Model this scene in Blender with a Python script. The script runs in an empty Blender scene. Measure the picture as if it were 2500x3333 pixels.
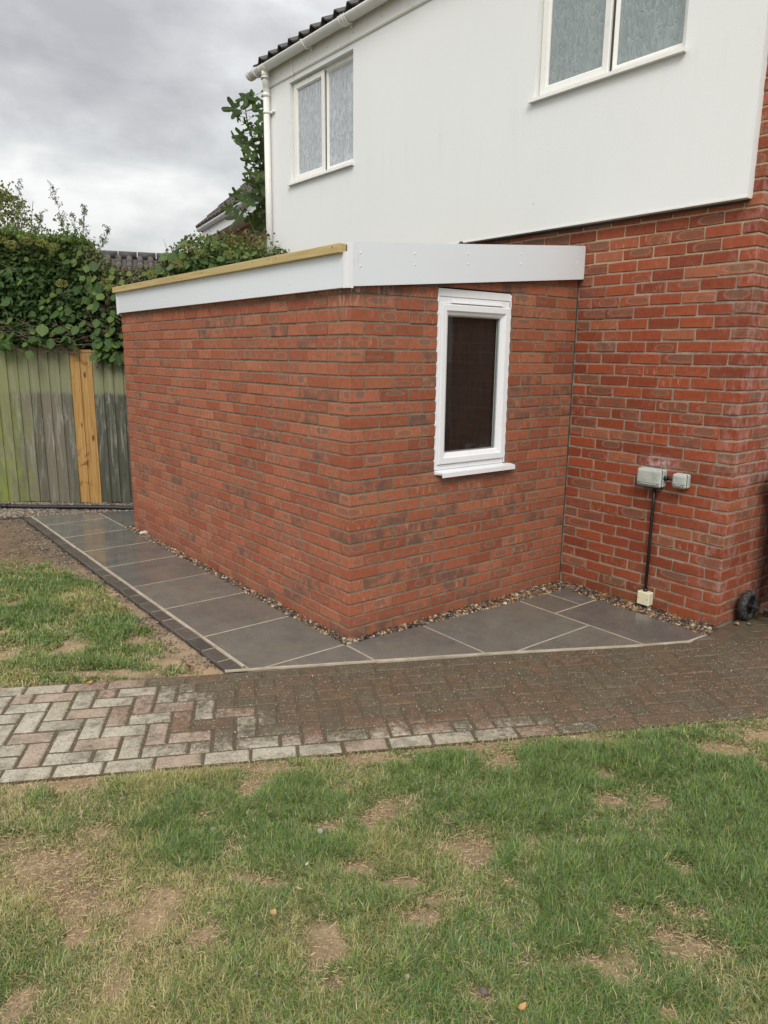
import bpy, bmesh, math, random
import numpy as np
from mathutils import Vector, Matrix
random.seed(7); rng = np.random.default_rng(7)
S = bpy.context.scene; C = S.collection; PI = math.pi

# ------------------------------------------------------------------ camera
CP = Vector((-2.4043, -3.3368, 1.679))
CR, CU, CF = Vector((0.78299, -0.62195, 0.0104)), Vector((0.12331, 0.17159, 0.97742)), Vector((0.60969, 0.76403, -0.21105))
cam = bpy.data.cameras.new('camera'); camo = bpy.data.objects.new('camera', cam); C.objects.link(camo)
cam.sensor_fit = 'VERTICAL'; cam.sensor_height = 36; cam.lens = 2351.1392/3333*36
cam.clip_start = 0.05; cam.clip_end = 500
m = Matrix((CR, CU, -CF)).transposed().to_4x4(); m.translation = CP; camo.matrix_world = m
S.camera = camo
def px(P):
    q = Vector(P)-CP; d = q.dot(CF)
    if d < .1: return (-9999, -9999, d)
    return (1250+2351*q.dot(CR)/d, 1666.5-2351*q.dot(CU)/d, d)

# ------------------------------------------------------------------ material helpers
class M:
    def __init__(s, name, base=(.5, .5, .5), rough=.6, **kw):
        s.m = bpy.data.materials.new(name); s.m.use_nodes = True; s.t = s.m.node_tree
        s.b = s.t.nodes['Principled BSDF']; s.out = s.t.nodes['Material Output']
        s.set('Base Color', base); s.set('Roughness', rough)
        for k, v in kw.items(): s.set(k.replace('_', ' '), v)
    def put(s, sock, v):
        if isinstance(v, bpy.types.NodeSocket): s.t.links.new(v, sock)
        elif isinstance(v, (tuple, list)) and sock.type == 'RGBA' and len(v) == 3: sock.default_value = (*v, 1)
        else: sock.default_value = v
    def set(s, k, v): s.put(s.b.inputs[k], v)
    def n(s, ty, ins={}, **at):
        nd = s.t.nodes.new('ShaderNode'+ty)
        for k, v in at.items(): setattr(nd, k, v)
        for k, v in ins.items(): s.put(nd.inputs[k], v)
        return nd
    def math(s, op, a, b=0., c=0., clamp=False):
        return s.n('Math', {0: a, 1: b, 2: c}, operation=op, use_clamp=clamp).outputs[0]
    def vmath(s, op, a, b=(0, 0, 0)):
        return s.n('VectorMath', {0: a, 1: b}, operation=op).outputs[0]
    def pos(s): return s.n('NewGeometry').outputs['Position']
    def map(s, v, scale=(1, 1, 1), loc=(0, 0, 0), rot=(0, 0, 0)):
        return s.n('Mapping', {'Vector': v, 'Scale': scale, 'Location': loc, 'Rotation': rot}).outputs[0]
    def noise(s, v, scale=5., detail=4., rough=.55, dist=0., col=False):
        nd = s.n('TexNoise', {'Vector': v, 'Scale': scale, 'Detail': detail, 'Roughness': rough, 'Distortion': dist})
        return nd.outputs['Color' if col else 'Fac']
    def vor(s, v, scale=5., feature='F1', out='Distance', rnd=1.):
        return s.n('TexVoronoi', {'Vector': v, 'Scale': scale, 'Randomness': rnd}, feature=feature).outputs[out]
    def ramp(s, f, *stops, interp='LINEAR'):
        nd = s.n('ValToRGB', {'Fac': f}); cr = nd.color_ramp; cr.interpolation = interp
        while len(cr.elements) < len(stops): cr.elements.new(.5)
        for e, (p, c) in zip(cr.elements, stops):
            e.position = p; e.color = (*c, 1) if isinstance(c, (tuple, list)) else (c, c, c, 1)
        return nd.outputs['Color']
    def rng(s, v, a, b, c=0., d=1., smooth=False):
        return s.n('MapRange', {'Value': v, 'From Min': a, 'From Max': b, 'To Min': c, 'To Max': d}, interpolation_type='SMOOTHSTEP' if smooth else 'LINEAR').outputs[0]
    def mix(s, f, a, b, mode='MIX'):
        nd = s.n('Mix', {}, data_type='RGBA', blend_type=mode)
        s.put(nd.inputs['Factor'], f); s.put(nd.inputs[6], a); s.put(nd.inputs[7], b)
        return nd.outputs[2]
    def bump(s, h, strength=.3, dist=.01):
        s.set('Normal', s.n('Bump', {'Height': h, 'Strength': strength, 'Distance': dist}).outputs[0])
    def attr(s, name, out='Fac', ty='GEOMETRY'): return s.n('Attribute', attribute_name=name, attribute_type=ty).outputs[out]
    def xyz(s, v): return s.n('SeparateXYZ', {0: v}).outputs
    def rgb(s, v): return s.n('SeparateColor', {0: v}).outputs
    def comb(s, x, y, z): return s.n('CombineXYZ', {0: x, 1: y, 2: z}).outputs[0]
    def rnd(s):     # one number per object, or per piece where a joined mesh carries 'rnd'
        return s.math('FRACT', s.math('ADD', s.n('ObjectInfo').outputs['Random'], s.attr('rnd')))
    def rnds(s, k=0.):
        return s.rgb(s.n('TexWhiteNoise', {'W': s.math('MULTIPLY_ADD', s.rnd(), 917.3, k)}, noise_dimensions='1D').outputs['Color'])

# ------------------------------------------------------------------ world and sun (overcast)
w = bpy.data.worlds.new('World'); S.world = w; w.use_nodes = True
W = M.__new__(M); W.t = w.node_tree
bg = W.t.nodes['Background']
SUN_EL, SUN_AZ = math.radians(48), math.radians(222)   # light comes from behind the camera
sky = W.n('TexSky', sky_type='NISHITA', sun_disc=False, sun_elevation=SUN_EL, sun_rotation=SUN_AZ, dust_density=4, ozone_density=1)
dv = W.n('TexCoord').outputs['Generated']
dz = W.xyz(dv)[2]
up = W.math('MAXIMUM', dz, 0.0)
n1 = W.noise(W.map(dv, (1.0, 1.0, 2.2), (3.15, 1.35, .42)), 1.5, 5, .5, .35)
n2 = W.noise(W.map(dv, (1, 1, 2.0), (1.1, 4.3, 2.2)), 5.5, 6, .55, .2)
nn = W.math('MULTIPLY_ADD', n2, .55, W.math('MULTIPLY', n1, .72))
cl = W.ramp(nn, (.44, (3.05, 3.05, 3.2)), (.56, (4.1, 4.15, 4.25)), (.66, (5.4, 5.5, 5.5)), (.76, (7.2, 7.2, 7.1)))
grad = W.math('MULTIPLY_ADD', W.math('POWER', up, 1.3), 1.75, .90)
cl2 = W.mix(1, cl, W.comb(grad, grad, grad), 'MULTIPLY')
col = W.mix(.93, sky.outputs[0], cl2)
W.t.links.new(col, bg.inputs['Color']); bg.inputs['Strength'].default_value = .1
sl = bpy.data.lights.new('sun', 'SUN'); so = bpy.data.objects.new('sun', sl); C.objects.link(so)
sl.energy = 1.5; sl.angle = math.radians(25); sl.color = (1, .955, .89)
sd = Vector((-0.55, -0.62, 0.80)).normalized()
so.rotation_euler = sd.to_track_quat('Z', 'Y').to_euler()
sky.sun_rotation = math.atan2(sd.x, sd.y); sky.sun_elevation = math.asin(sd.z)
v = S.view_settings; v.view_transform = 'Standard'; v.look = 'None'; v.exposure = .36; v.gamma = 1; v.use_curve_mapping = False

# ------------------------------------------------------------------ object helpers
def link(name, me, parent=None, loc=(0, 0, 0), rot=None):
    o = bpy.data.objects.new(name, me); C.objects.link(o); o.location = loc
    if rot: o.rotation_euler = rot
    if parent: o.parent = parent
    return o
def mesh(name, verts, faces, mat, smooth=False):
    me = bpy.data.meshes.new(name); me.from_pydata([tuple(a) for a in verts], [], faces)
    if mat: me.materials.append(mat.m if isinstance(mat, M) else mat)
    if smooth: me.shade_smooth()
    return me
def thing(name, label, cat, loc=(0, 0, 0), group=None):
    o = link(name, None, None, loc); o['label'] = label; o['category'] = cat
    if group: o['group'] = group
    return o
def tag(o, label, cat, group=None):
    o['label'] = label; o['category'] = cat
    if group: o['group'] = group
    return o
def kind(o, k): o['kind'] = k; return o
class B:
    """collects simple shapes into one mesh"""
    def __init__(s): s.v = []; s.f = []
    def add(s, vs, fs): k = len(s.v); s.v += [tuple(a) for a in vs]; s.f += [tuple(i+k for i in f) for f in fs]; return s
    def box(s, a, b, bev=0., seed=None, jit=0.):
        return s.add(*cbox(a, b, bev, seed, jit))
    def prism(s, poly, z0, z1, bev=0.):
        n = len(poly)
        if bev:
            c = (sum(p[0] for p in poly)/n, sum(p[1] for p in poly)/n)
            ins = inset(poly, bev)
            vs = [(*p, z0) for p in poly]+[(*p, z1-bev) for p in poly]+[(*p, z1) for p in ins]
            fs = [tuple(range(n))[::-1]]+[(i, (i+1) % n, n+(i+1) % n, n+i) for i in range(n)]+[(n+i, n+(i+1) % n, 2*n+(i+1) % n, 2*n+i) for i in range(n)]+[tuple(range(2*n, 3*n))]
        else:
            vs = [(*p, z0) for p in poly]+[(*p, z1) for p in poly]
            fs = [tuple(range(n))[::-1]]+[(i, (i+1) % n, n+(i+1) % n, n+i) for i in range(n)]+[tuple(range(n, 2*n))]
        return s.add(vs, fs)
    def tube(s, pts, r, n=10, caps=True):
        pts = [Vector(p) for p in pts]; rs = r if isinstance(r, (list, tuple)) else [r]*len(pts)
        vs = []; up = Vector((0, 0, 1))
        for i, p in enumerate(pts):
            t = (pts[min(i+1, len(pts)-1)]-pts[max(i-1, 0)]).normalized()
            a = t.cross(up if abs(t.z) < .95 else Vector((1, 0, 0))).normalized(); b = a.cross(t)
            vs += [p+(a*math.cos(2*PI*k/n)+b*math.sin(2*PI*k/n))*rs[i] for k in range(n)]
        fs = [(i*n+k, i*n+(k+1) % n, (i+1)*n+(k+1) % n, (i+1)*n+k) for i in range(len(pts)-1) for k in range(n)]
        if caps: fs += [tuple(range(n))[::-1], tuple(range((len(pts)-1)*n, len(pts)*n))]
        return s.add(vs, fs)
    def build(s, name, mat, parent=None, smooth=False, loc=(0, 0, 0)):
        return link(name, mesh(name, s.v, s.f, mat, smooth), parent, loc)
def inset(poly, d):
    n = len(poly); out = []
    for i in range(n):
        p0, p1, p2 = Vector(poly[i-1]), Vector(poly[i]), Vector(poly[(i+1) % n])
        a = (p1-p0).normalized(); b = (p2-p1).normalized()
        na, nb = Vector((-a.y, a.x)), Vector((-b.y, b.x))
        h = (na+nb); h = h/max(.35, h.length_squared/2) if h.length > 1e-6 else na
        q = p1+h*d; out.append((q.x, q.y))
    return out
def cbox(a, b, bev=0., seed=None, jit=0.):
    a = [min(x, y) for x, y in zip(a, b)], [max(x, y) for x, y in zip(a, b)]; a, b = a
    if bev <= 0:
        vs = [(x, y, z) for x in (a[0], b[0]) for y in (a[1], b[1]) for z in (a[2], b[2])]
        return vs, [(0, 1, 3, 2), (4, 6, 7, 5), (0, 4, 5, 1), (2, 3, 7, 6), (0, 2, 6, 4), (1, 5, 7, 3)]
    r = random.Random(seed) if seed is not None else None
    vs = []; idx = {}
    for i in (0, 1):
        for j in (0, 1):
            for k in (0, 1):
                c = [(a[0], b[0])[i], (a[1], b[1])[j], (a[2], b[2])[k]]; sg = (1-2*i, 1-2*j, 1-2*k)
                if r: c = [x+r.uniform(-jit, jit) for x in c]
                for ax in range(3):
                    p = list(c)
                    for o in range(3):
                        if o != ax: p[o] += sg[o]*bev*(r.uniform(.7, 1.4) if r else 1)
                    idx[(i, j, k, ax)] = len(vs); vs.append(tuple(p))
    f = []
    for ax in range(3):
        o1, o2 = (ax+1) % 3, (ax+2) % 3
        for s in (0, 1):
            q = []
            for (u, w_) in ((0, 0), (1, 0), (1, 1), (0, 1)):
                key = [0, 0, 0]; key[ax] = s; key[o1] = u; key[o2] = w_; q.append(idx[(*key, ax)])
            f.append(tuple(q if s else q[::-1]))
        for u in (0, 1):
            for w_ in (0, 1):      # the edges running along ax
                k0 = [0, 0, 0]; k1 = [0, 0, 0]; k0[o1] = k1[o1] = u; k0[o2] = k1[o2] = w_; k1[ax] = 1
                q = (idx[(*k0, o1)], idx[(*k1, o1)], idx[(*k1, o2)], idx[(*k0, o2)])
                f.append(q if (u ^ w_) else q[::-1])
    for i in (0, 1):
        for j in (0, 1):
            for k in (0, 1):
                q = (idx[(i, j, k, 0)], idx[(i, j, k, 1)], idx[(i, j, k, 2)])
                f.append(q if (i+j+k) % 2 else q[::-1])
    return vs, f
def box_uv(me):
    """UV in metres over each face, measured from the piece's own origin"""
    uv = me.uv_layers.new(name='UVMap')
    for p in me.polygons:
        nx, ny, nz = (abs(c) for c in p.normal)
        for li in p.loop_indices:
            c = me.vertices[me.loops[li].vertex_index].co
            uv.data[li].uv = (c.y, c.z) if nx >= ny and nx >= nz else ((c.x, c.z) if ny >= nz else (c.x, c.y))
_bc = {}
def brick_mesh(dims, mat, jit=.0012, bev=.0028, variants=6):
    key = (tuple(round(d, 3) for d in dims), mat.m.name, random.randrange(variants))
    if key not in _bc:
        h = [d/2 for d in key[0]]
        vs, fs = cbox([-x for x in h], h, bev, hash(key) & 0xffff, jit)
        me = mesh('brick', vs, fs, mat); box_uv(me); _bc[key] = me
    return _bc[key]
def lay(recs, parent_of, cap, name='brick', rest_name='brickwork', **kw):
    """the CAP pieces that show largest become parts of their own, the rest one joined part"""
    def size(r):
        c = r[0]; u, v_, d = px(c)
        inn = -60 < u < 2560 and -60 < v_ < 3393 and d > 0
        dm = sorted(r[1])[1:]
        return (dm[0]*dm[1]/(d*d)) if inn else -1
    recs = sorted(recs, key=size, reverse=True)
    for r in recs[:cap]:
        c, dims, mat = r[0], r[1], r[2]
        link(name, brick_mesh(dims, mat, **kw), parent_of(r), c)
    groups = {}
    for r in recs[cap:]: groups.setdefault((parent_of(r).name, r[2].m.name), []).append(r)
    for (pn, mn), rs in groups.items():
        vs, fs, rv, uvs = [], [], [], []
        for r in rs:
            me = brick_mesh(r[1], r[2], **kw); k = len(vs); a = random.random()
            vs += [(v_.co.x+r[0][0], v_.co.y+r[0][1], v_.co.z+r[0][2]) for v_ in me.vertices]
            for p in me.polygons:
                fs.append([i+k for i in p.vertices]); rv.append(a)
                uvs += [tuple(me.uv_layers[0].data[li].uv) for li in p.loop_indices]
        me = mesh(rest_name, vs, fs, rs[0][2])
        uv = me.uv_layers.new(name='UVMap'); uv.data.foreach_set('uv', np.array(uvs, 'f').ravel())
        at = me.attributes.new('rnd', 'FLOAT', 'FACE'); at.data.foreach_set('value', np.array(rv, 'f'))
        kind(link(rest_name, me, parent_of(rs[0])), 'stuff')
def clip(poly, halfs):
    """clip a convex polygon by half planes (px,py,nx,ny): keep n.(q-p) >= 0"""
    for (qx, qy, nx, ny) in halfs:
        out = []
        for i in range(len(poly)):
            a, b = poly[i-1], poly[i]
            da = (a[0]-qx)*nx+(a[1]-qy)*ny; db = (b[0]-qx)*nx+(b[1]-qy)*ny
            if (da >= 0) != (db >= 0):
                t = da/(da-db); out.append((a[0]+(b[0]-a[0])*t, a[1]+(b[1]-a[1])*t))
            if db >= 0: out.append(b)
        poly = out
        if len(poly) < 3: return []
    return poly
def area(p): return abs(sum(p[i-1][0]*p[i][1]-p[i][0]*p[i-1][1] for i in range(len(p))))/2 if len(p) > 2 else 0
def side(a, b, flip=False):
    d = Vector((b[0]-a[0], b[1]-a[1])).normalized(); s = -1 if flip else 1
    return (a[0], a[1], -d.y*s, d.x*s)       # keeps what lies to the left of a->b
def vnoise(x, y, scale, seed, octs=4):
    r = np.random.default_rng(seed); tot = 0; amp = 1; out = np.zeros_like(x)
    for o in range(octs):
        g = r.random((128, 128)); u = x/scale*(2**o)+17.3*o; v_ = y/scale*(2**o)+9.1*o
        iu = np.floor(u).astype(int); iv = np.floor(v_).astype(int); fu = u-iu; fv = v_-iv
        fu = fu*fu*(3-2*fu); fv = fv*fv*(3-2*fv); a, b = iu % 128, iv % 128; a1, b1 = (iu+1) % 128, (iv+1) % 128
        out += amp*((g[a, b]*(1-fu)+g[a1, b]*fu)*(1-fv)+(g[a, b1]*(1-fu)+g[a1, b1]*fu)*fv); tot += amp; amp *= .55
    return out/tot

# ------------------------------------------------------------------ materials
def brick_material(name, lo, hi, kiss, dark, p_kiss, p_dark, rough, bumpy, old=False):
    s = M(name, rough=rough); s.set('Specular IOR Level', .22)
    r = s.rnds(1.); q = s.rnds(37.); uv = s.n('UVMap').outputs[0]; P = s.pos()
    base = s.mix(r[0], lo, hi)
    base = s.mix(s.rng(r[1], .86, .9), base, s.mix(.55, base, (.42, .17, .09)))
    off = s.comb(s.math('MULTIPLY_ADD', r[2], 11., 0.), s.math('MULTIPLY_ADD', q[0], 7., 0.), 0.)
    nz = s.noise(s.vmath('ADD', uv, off), 28, 4, .6)
    base = s.mix(s.rng(nz, .3, .75, 0, .7), base, s.mix(1, base, (.66, .62, .60), 'MULTIPLY'))
    U = s.xyz(uv)
    cx = s.math('MULTIPLY_ADD', q[1], .09, -.045); cy = s.math('MULTIPLY_ADD', q[2], .024, -.012)
    rx = s.math('MULTIPLY_ADD', r[2], .045, .028 if not old else .055); ry = s.math('MULTIPLY_ADD', q[0], .016, .007 if not old else .014)
    dn = s.math('MULTIPLY_ADD', s.noise(s.vmath('ADD', uv, off), 16, 2), .9, -.45)
    ex = s.math('POWER', s.math('ABSOLUTE', s.math('DIVIDE', s.math('SUBTRACT', U[0], cx), rx)), 2.6)
    ey = s.math('POWER', s.math('ABSOLUTE', s.math('DIVIDE', s.math('SUBTRACT', U[1], cy), ry)), 2.6)
    e = s.math('ADD', s.math('ADD', ex, ey), dn)
    has = s.math('LESS_THAN', q[1], p_kiss)
    inside = s.math('MULTIPLY', s.rng(e, 1.25, .8, 0, 1, True), has)
    ring = s.math('MULTIPLY', s.math('MULTIPLY', s.rng(e, .75, 1.1), s.rng(e, 1.7, 1.2)), s.math('MULTIPLY', has, .40))
    base = s.mix(s.math('MULTIPLY', inside, s.math('MULTIPLY_ADD', q[2], .55, .28)), base, kiss)
    base = s.mix(ring, base, (.42, .24, .17))
    dk = s.math('MULTIPLY', s.math('GREATER_THAN', r[0], 1-p_dark), s.rng(s.noise(s.vmath('ADD', uv, off), 13, 3), .36, .60, .1, .95))
    base = s.mix(s.math('MULTIPLY', dk, .8), base, dark)
    # drag marks: light vertical streaks on a few bricks
    st = s.noise(s.vmath('ADD', s.map(uv, (95, 14, 1)), off), 1., 3, .6, .6)
    base = s.mix(s.math('MULTIPLY', s.rng(st, .56, .66), s.math('MULTIPLY', s.math('GREATER_THAN', q[0], .9), .55)), base, (.55, .30, .18))
    speck = s.vor(P, 330)
    base = s.mix(s.math('MULTIPLY', s.rng(speck, .16, .1), .3), base, (.5, .34, .27))
    if old:
        X = s.xyz(P)
        near = s.rng(s.math('ABSOLUTE', s.math('ADD', X[1], 1.235)), .22, .01)
        ef = s.math('MULTIPLY', s.math('MULTIPLY', near, .38), s.rng(s.noise(s.map(P, (1, 1, .55)), 15, 5, .7), .48, .68))
        base = s.mix(ef, base, (.58, .40, .37))
        ef2 = s.math('MULTIPLY', s.rng(s.noise(P, 2.7, 6, .72), .57, .74), s.rng(s.noise(P, 42, 3, .7), .42, .6))
        base = s.mix(s.math('MULTIPLY', ef2, .38), base, (.50, .33, .28))
        sm = s.math('MAXIMUM', s.rng(s.math('ABSOLUTE', U[1]), .022, .033), 0.)
        base = s.mix(s.math('MULTIPLY', s.math('MULTIPLY', sm, s.rng(s.noise(P, 55, 4, .75), .42, .60)), .6), base, (.32, .25, .18))
        # chalky patch above the junction boxes
        dd = s.n('VectorMath', {0: s.vmath('MULTIPLY', s.vmath('SUBTRACT', P, (2.01, -.74, 1.0)), (1, 1, 2.4))}, operation='LENGTH').outputs['Value']
        base = s.mix(s.math('MULTIPLY', s.rng(dd, .17, .05), s.rng(s.noise(P, 32, 3, .7), .38, .62, .0, .8)), base, (.52, .40, .40))
        alg = s.math('MULTIPLY', s.rng(s.math('ADD', X[2], s.math('MULTIPLY', s.noise(P, 5, 4), .5)), .62, .22), .5)
        base = s.mix(s.math('MULTIPLY', alg, s.rng(s.noise(P, 7, 3), .35, .65)), base, (.11, .075, .03))
    else:
        X = s.xyz(P)
        run = s.noise(s.map(P, (26, 26, 5)), 1., 4, .65, .5)
        z0 = s.rng(X[2], 1.86, 2.04); d0 = s.rng(s.math('ADD', s.math('ABSOLUTE', X[0]), s.math('ABSOLUTE', X[1])), .42, .05)
        base = s.mix(s.math('MULTIPLY', s.math('MULTIPLY', z0, d0), s.rng(run, .5, .6, 0, .65)), base, (.55, .45, .38))
        lowst = s.math('MULTIPLY', s.rng(s.math('MULTIPLY_ADD', s.noise(P, 6, 3), .18, X[2]), .24, .10), .3)
        base = s.mix(lowst, base, (.17, .085, .05))
    s.set('Base Color', base)
    s.set('Roughness', s.rng(nz, .3, .7, rough-.1, rough+.12))
    h = s.math('ADD', s.math('MULTIPLY', s.noise(P, 60, 5, .7), .6), s.math('MULTIPLY', s.noise(s.map(P, (1, 1, 3)), 260, 2), .35))
    s.bump(h, bumpy, .004)
    return s
m_brick_new = brick_material('new red brick', (.315, .094, .050), (.43, .148, .082), (.205, .120, .084), (.115, .076, .058), .66, .08, .62, .35)
m_brick_old = brick_material('old red brick', (.235, .055, .027), (.37, .088, .038), (.185, .100, .062), (.16, .075, .052), .36, .06, .7, .75, old=True)
m_brick_win = brick_material('new red brick of the window wall', (.27, .085, .046), (.42, .145, .078), (.19, .115, .080), (.105, .072, .056), .70, .20, .62, .4)
def mortar_material(name, c1, c2, bumpy=.6, upper=None):
    s = M(name, rough=.9); P = s.pos()
    c = s.mix(s.rng(s.noise(P, 9, 5, .6), .35, .65), c1, c2)
    c = s.mix(s.rng(s.noise(P, 160, 2), .55, .7, 0, .35), c, (.45, .42, .36))
    if upper:
        z = s.xyz(P)[2]; c = s.mix(s.rng(z, 2.15, 2.32), c, upper)
    s.set('Base Color', c); s.bump(s.noise(P, 150, 5, .7), bumpy, .006); return s
m_mortar_new = mortar_material('grey green mortar', (.125, .112, .076), (.215, .195, .14))
m_mortar_old = mortar_material('weathered mortar', (.24, .20, .148), (.40, .35, .27), .9, upper=(.46, .36, .23))
m_render = M('white rendered panel', rough=.75); P_ = m_render.pos()
m_render.set('Base Color', m_render.mix(m_render.rng(m_render.noise(P_, .9, 3), .35, .7), (.78, .785, .76), (.75, .76, .745)))
Xr = m_render.xyz(P_)
mb = m_render.mix(m_render.rng(m_render.noise(P_, .9, 3), .35, .7), (.80, .81, .80), (.78, .79, .78))
foot = m_render.math('MULTIPLY', m_render.rng(Xr[2], 3.0, 2.6), m_render.rng(Xr[1], -.2, .9))
mb = m_render.mix(m_render.math('MULTIPLY', foot, .22), mb, (.82, .78, .62))
drip = m_render.noise(m_render.map(P_, (9, 9, .9)), 1.5, 5, .65)
under = m_render.math('MULTIPLY', m_render.rng(Xr[2], 3.1, 3.46), m_render.math('LESS_THAN', Xr[2], 3.47))
mb = m_render.mix(m_render.math('MULTIPLY', m_render.rng(drip, .52, .72), m_render.math('MULTIPLY_ADD', under, .12, .03)), mb, (.48, .46, .40))
mb = m_render.mix(m_render.math('MULTIPLY', m_render.rng(m_render.vor(P_, 2.3), .022, .016), .6), mb, (.3, .28, .25))
m_render.set('Base Color', mb)
m_render.bump(m_render.math('ADD', m_render.noise(P_, 170, 5, .7), m_render.math('MULTIPLY', m_render.noise(P_, 6, 3), .15)), .28, .005)
def upvc(name, col, rough=.28, dirt=.0):
    s = M(name, col, rough); P = s.pos()
    if dirt:
        d = s.math('MULTIPLY', s.rng(s.noise(P, 14, 5, .7), .52, .72), dirt)
        c = s.mix(d, col, (.42, .36, .27))
        c = s.mix(s.math('MULTIPLY', s.rng(s.vor(P, 70), .10, .05), dirt*1.3), c, (.35, .33, .30))
        s.set('Base Color', c)
    s.bump(s.noise(P, 5, 2), .03, .02); return s
m_upvc = upvc('white plastic', (.80, .81, .83), .25, .12)
m_upvc_old = upvc('cream white plastic', (.80, .79, .75), .35, .18)
m_fascia = upvc('white fascia plastic', (.72, .755, .79), .3, .0)
def streaks(s, base):       # drips of dried adhesive by the corner trim
    P = s.pos(); X = s.xyz(P); st = s.noise(s.map(P, (70, 70, 8)), 1., 4, .7, 1.5)
    near = s.math('MULTIPLY', s.rng(s.math('ABSOLUTE', s.math('SUBTRACT', X[0], .01)), .035, .012), s.rng(X[2], 2.07, 2.12))
    near2 = s.math('MULTIPLY', s.rng(s.math('ABSOLUTE', s.math('SUBTRACT', X[1], .035)), .03, .01), s.rng(X[2], 2.07, 2.12))
    s.set('Base Color', s.mix(s.math('MULTIPLY', s.math('MAXIMUM', near, near2), s.rng(st, .56, .62, 0, .8)), base, (.62, .58, .48)))
streaks(m_fascia, (.72, .755, .79))
m_black = M('black plastic', (.012, .012, .013), .42)
m_black.bump(m_black.noise(m_black.pos(), 55, 4), .3, .01)
m_rubber = M('dusty black rubber', rough=.8); P_ = m_rubber.pos()
m_rubber.set('Base Color', m_rubber.mix(m_rubber.rng(m_rubber.noise(P_, 60, 4, .7), .45, .7), (.012, .012, .012), (.10, .095, .085)))
m_axle = M('dull grey steel', (.16, .16, .16), .5, Metallic=.6)
def weathered_plastic(name, a, b):
    s = M(name, rough=.55); P = s.pos()
    s.set('Base Color', s.mix(s.rng(s.noise(P, 22, 5, .7), .35, .7), a, b)); s.bump(s.noise(P, 90, 3), .25, .004); return s
m_greybox = weathered_plastic('weathered grey plastic', (.36, .39, .36), (.50, .52, .48))
m_seam = M('dark seam', (.05, .05, .045), .8)
m_creambox = weathered_plastic('cream plastic', (.70, .66, .44), (.76, .72, .52))
m_bin = weathered_plastic('brown bin plastic', (.075, .035, .022), (.12, .055, .032))
# timber
def timber(name, a, b, knots, wet=.6, vertical=True):
    s = M(name, rough=wet); P = s.n('TexCoord').outputs['Object']
    r = s.rnds(5.); Pv = s.vmath('ADD', s.pos(), s.comb(s.math('MULTIPLY', r[0], 3.), 0., s.math('MULTIPLY', r[1], 9.)))
    sc = (34, 34, 1.3) if vertical else (34, 1.3, 34)
    g = s.noise(s.map(Pv, sc), 1.6, 5, .6, .7)
    c = s.mix(s.rng(g, .3, .7), a, b)
    k = s.vor(s.map(Pv, (7, 7, 3.0) if vertical else (7, 2.6, 7)), 1.)
    c = s.mix(s.rng(k, .13, .07, 0, .9), c, knots)
    s.set('Base Color', c); s.bump(g, .4, .004); s.grain = g; s.c = c; s.r = r
    return s
m_batten = timber('treated yellow pine', (.40, .29, .115), (.55, .42, .19), (.13, .06, .02), .55, vertical=False)
m_newboard = timber('new orange board', (.29, .145, .040), (.50, .31, .11), (.07, .022, .008), .4)
s = m_newboard
band = s.noise(s.map(s.pos(), (5, 5, 5.2), (0, 0, 1.4)), 1.0, 2, .5, .5)
s.set('Base Color', s.mix(s.rng(band, .60, .66, 0, .7), s.c, (.12, .045, .014)))
m_board = timber('weathered fence board', (.105, .102, .062), (.30, .28, .195), (.040, .036, .026), .6)
s = m_board; P_ = s.pos(); X_ = s.xyz(P_)
lim = s.math('MULTIPLY_ADD', s.noise(s.map(P_, (9, 9, 3)), 1., 4, .6), .14, X_[2])
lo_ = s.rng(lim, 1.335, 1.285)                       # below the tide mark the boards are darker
c = s.c
c = s.mix(s.math('MULTIPLY', s.rng(lim, 1.26, 1.30), .5), c, (.20, .225, .105))
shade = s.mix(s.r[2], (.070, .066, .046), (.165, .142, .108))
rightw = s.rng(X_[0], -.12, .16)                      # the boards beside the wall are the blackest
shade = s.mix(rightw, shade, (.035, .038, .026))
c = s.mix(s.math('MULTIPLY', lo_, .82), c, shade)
wh = s.math('MULTIPLY', s.rng(s.noise(s.map(P_, (22, 22, 2.4)), 1., 6, .75, .6), .50, .68), s.math('MULTIPLY', lo_, s.rng(X_[2], .2, .6, .3, .75)))
c = s.mix(wh, c, (.36, .36, .33))
gl = s.math('MULTIPLY', s.rng(s.math('MULTIPLY_ADD', s.noise(P_, 3.2, 4, .7), .7, X_[0]), -.04, -.42), .8)
gr = s.mix(s.rng(X_[2], .62, .1), (.20, .24, .055), (.24, .31, .018))
c = s.mix(s.math('MULTIPLY', gl, s.rng(s.noise(s.map(P_, (9, 9, 2.5)), 1., 6, .75), .36, .58, .12, 1)), c, gr)
s.set('Base Color', c)
# slabs
m_slab = M('wet grey sandstone slab', rough=.2); s = m_slab; P_ = s.pos(); r = s.rnds(3.)
c = s.mix(r[0], (.140, .134, .118), (.185, .178, .155))
c = s.mix(s.math('MULTIPLY', s.math('GREATER_THAN', r[1], .5), .5), c, (.150, .158, .138))
c = s.mix(s.rng(s.noise(P_, 3.5, 6, .65), .35, .7, 0, .75), c, s.mix(1, c, (.55, .55, .58), 'MULTIPLY'))
c = s.mix(s.math('MULTIPLY', s.rng(s.noise(P_, 2.1, 5, .7, .8), .46, .64), .55), c, (.165, .148, .115))
c = s.mix(s.math('MULTIPLY', s.rng(s.noise(P_, 9, 6, .75, .5), .50, .66), .45), c, (.085, .082, .076))
c = s.mix(s.math('MULTIPLY', s.rng(s.vor(s.vmath('ADD', P_, s.vmath('SCALE', s.noise(P_, 3, 2, col=True), (0, 0, 0))), 6.5), .13, .10), .28), c, (.24, .23, .19))
c = s.mix(s.math('MULTIPLY', s.rng(s.noise(P_, 13, 5, .7), .60, .7), .3), c, (.22, .21, .18))
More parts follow.
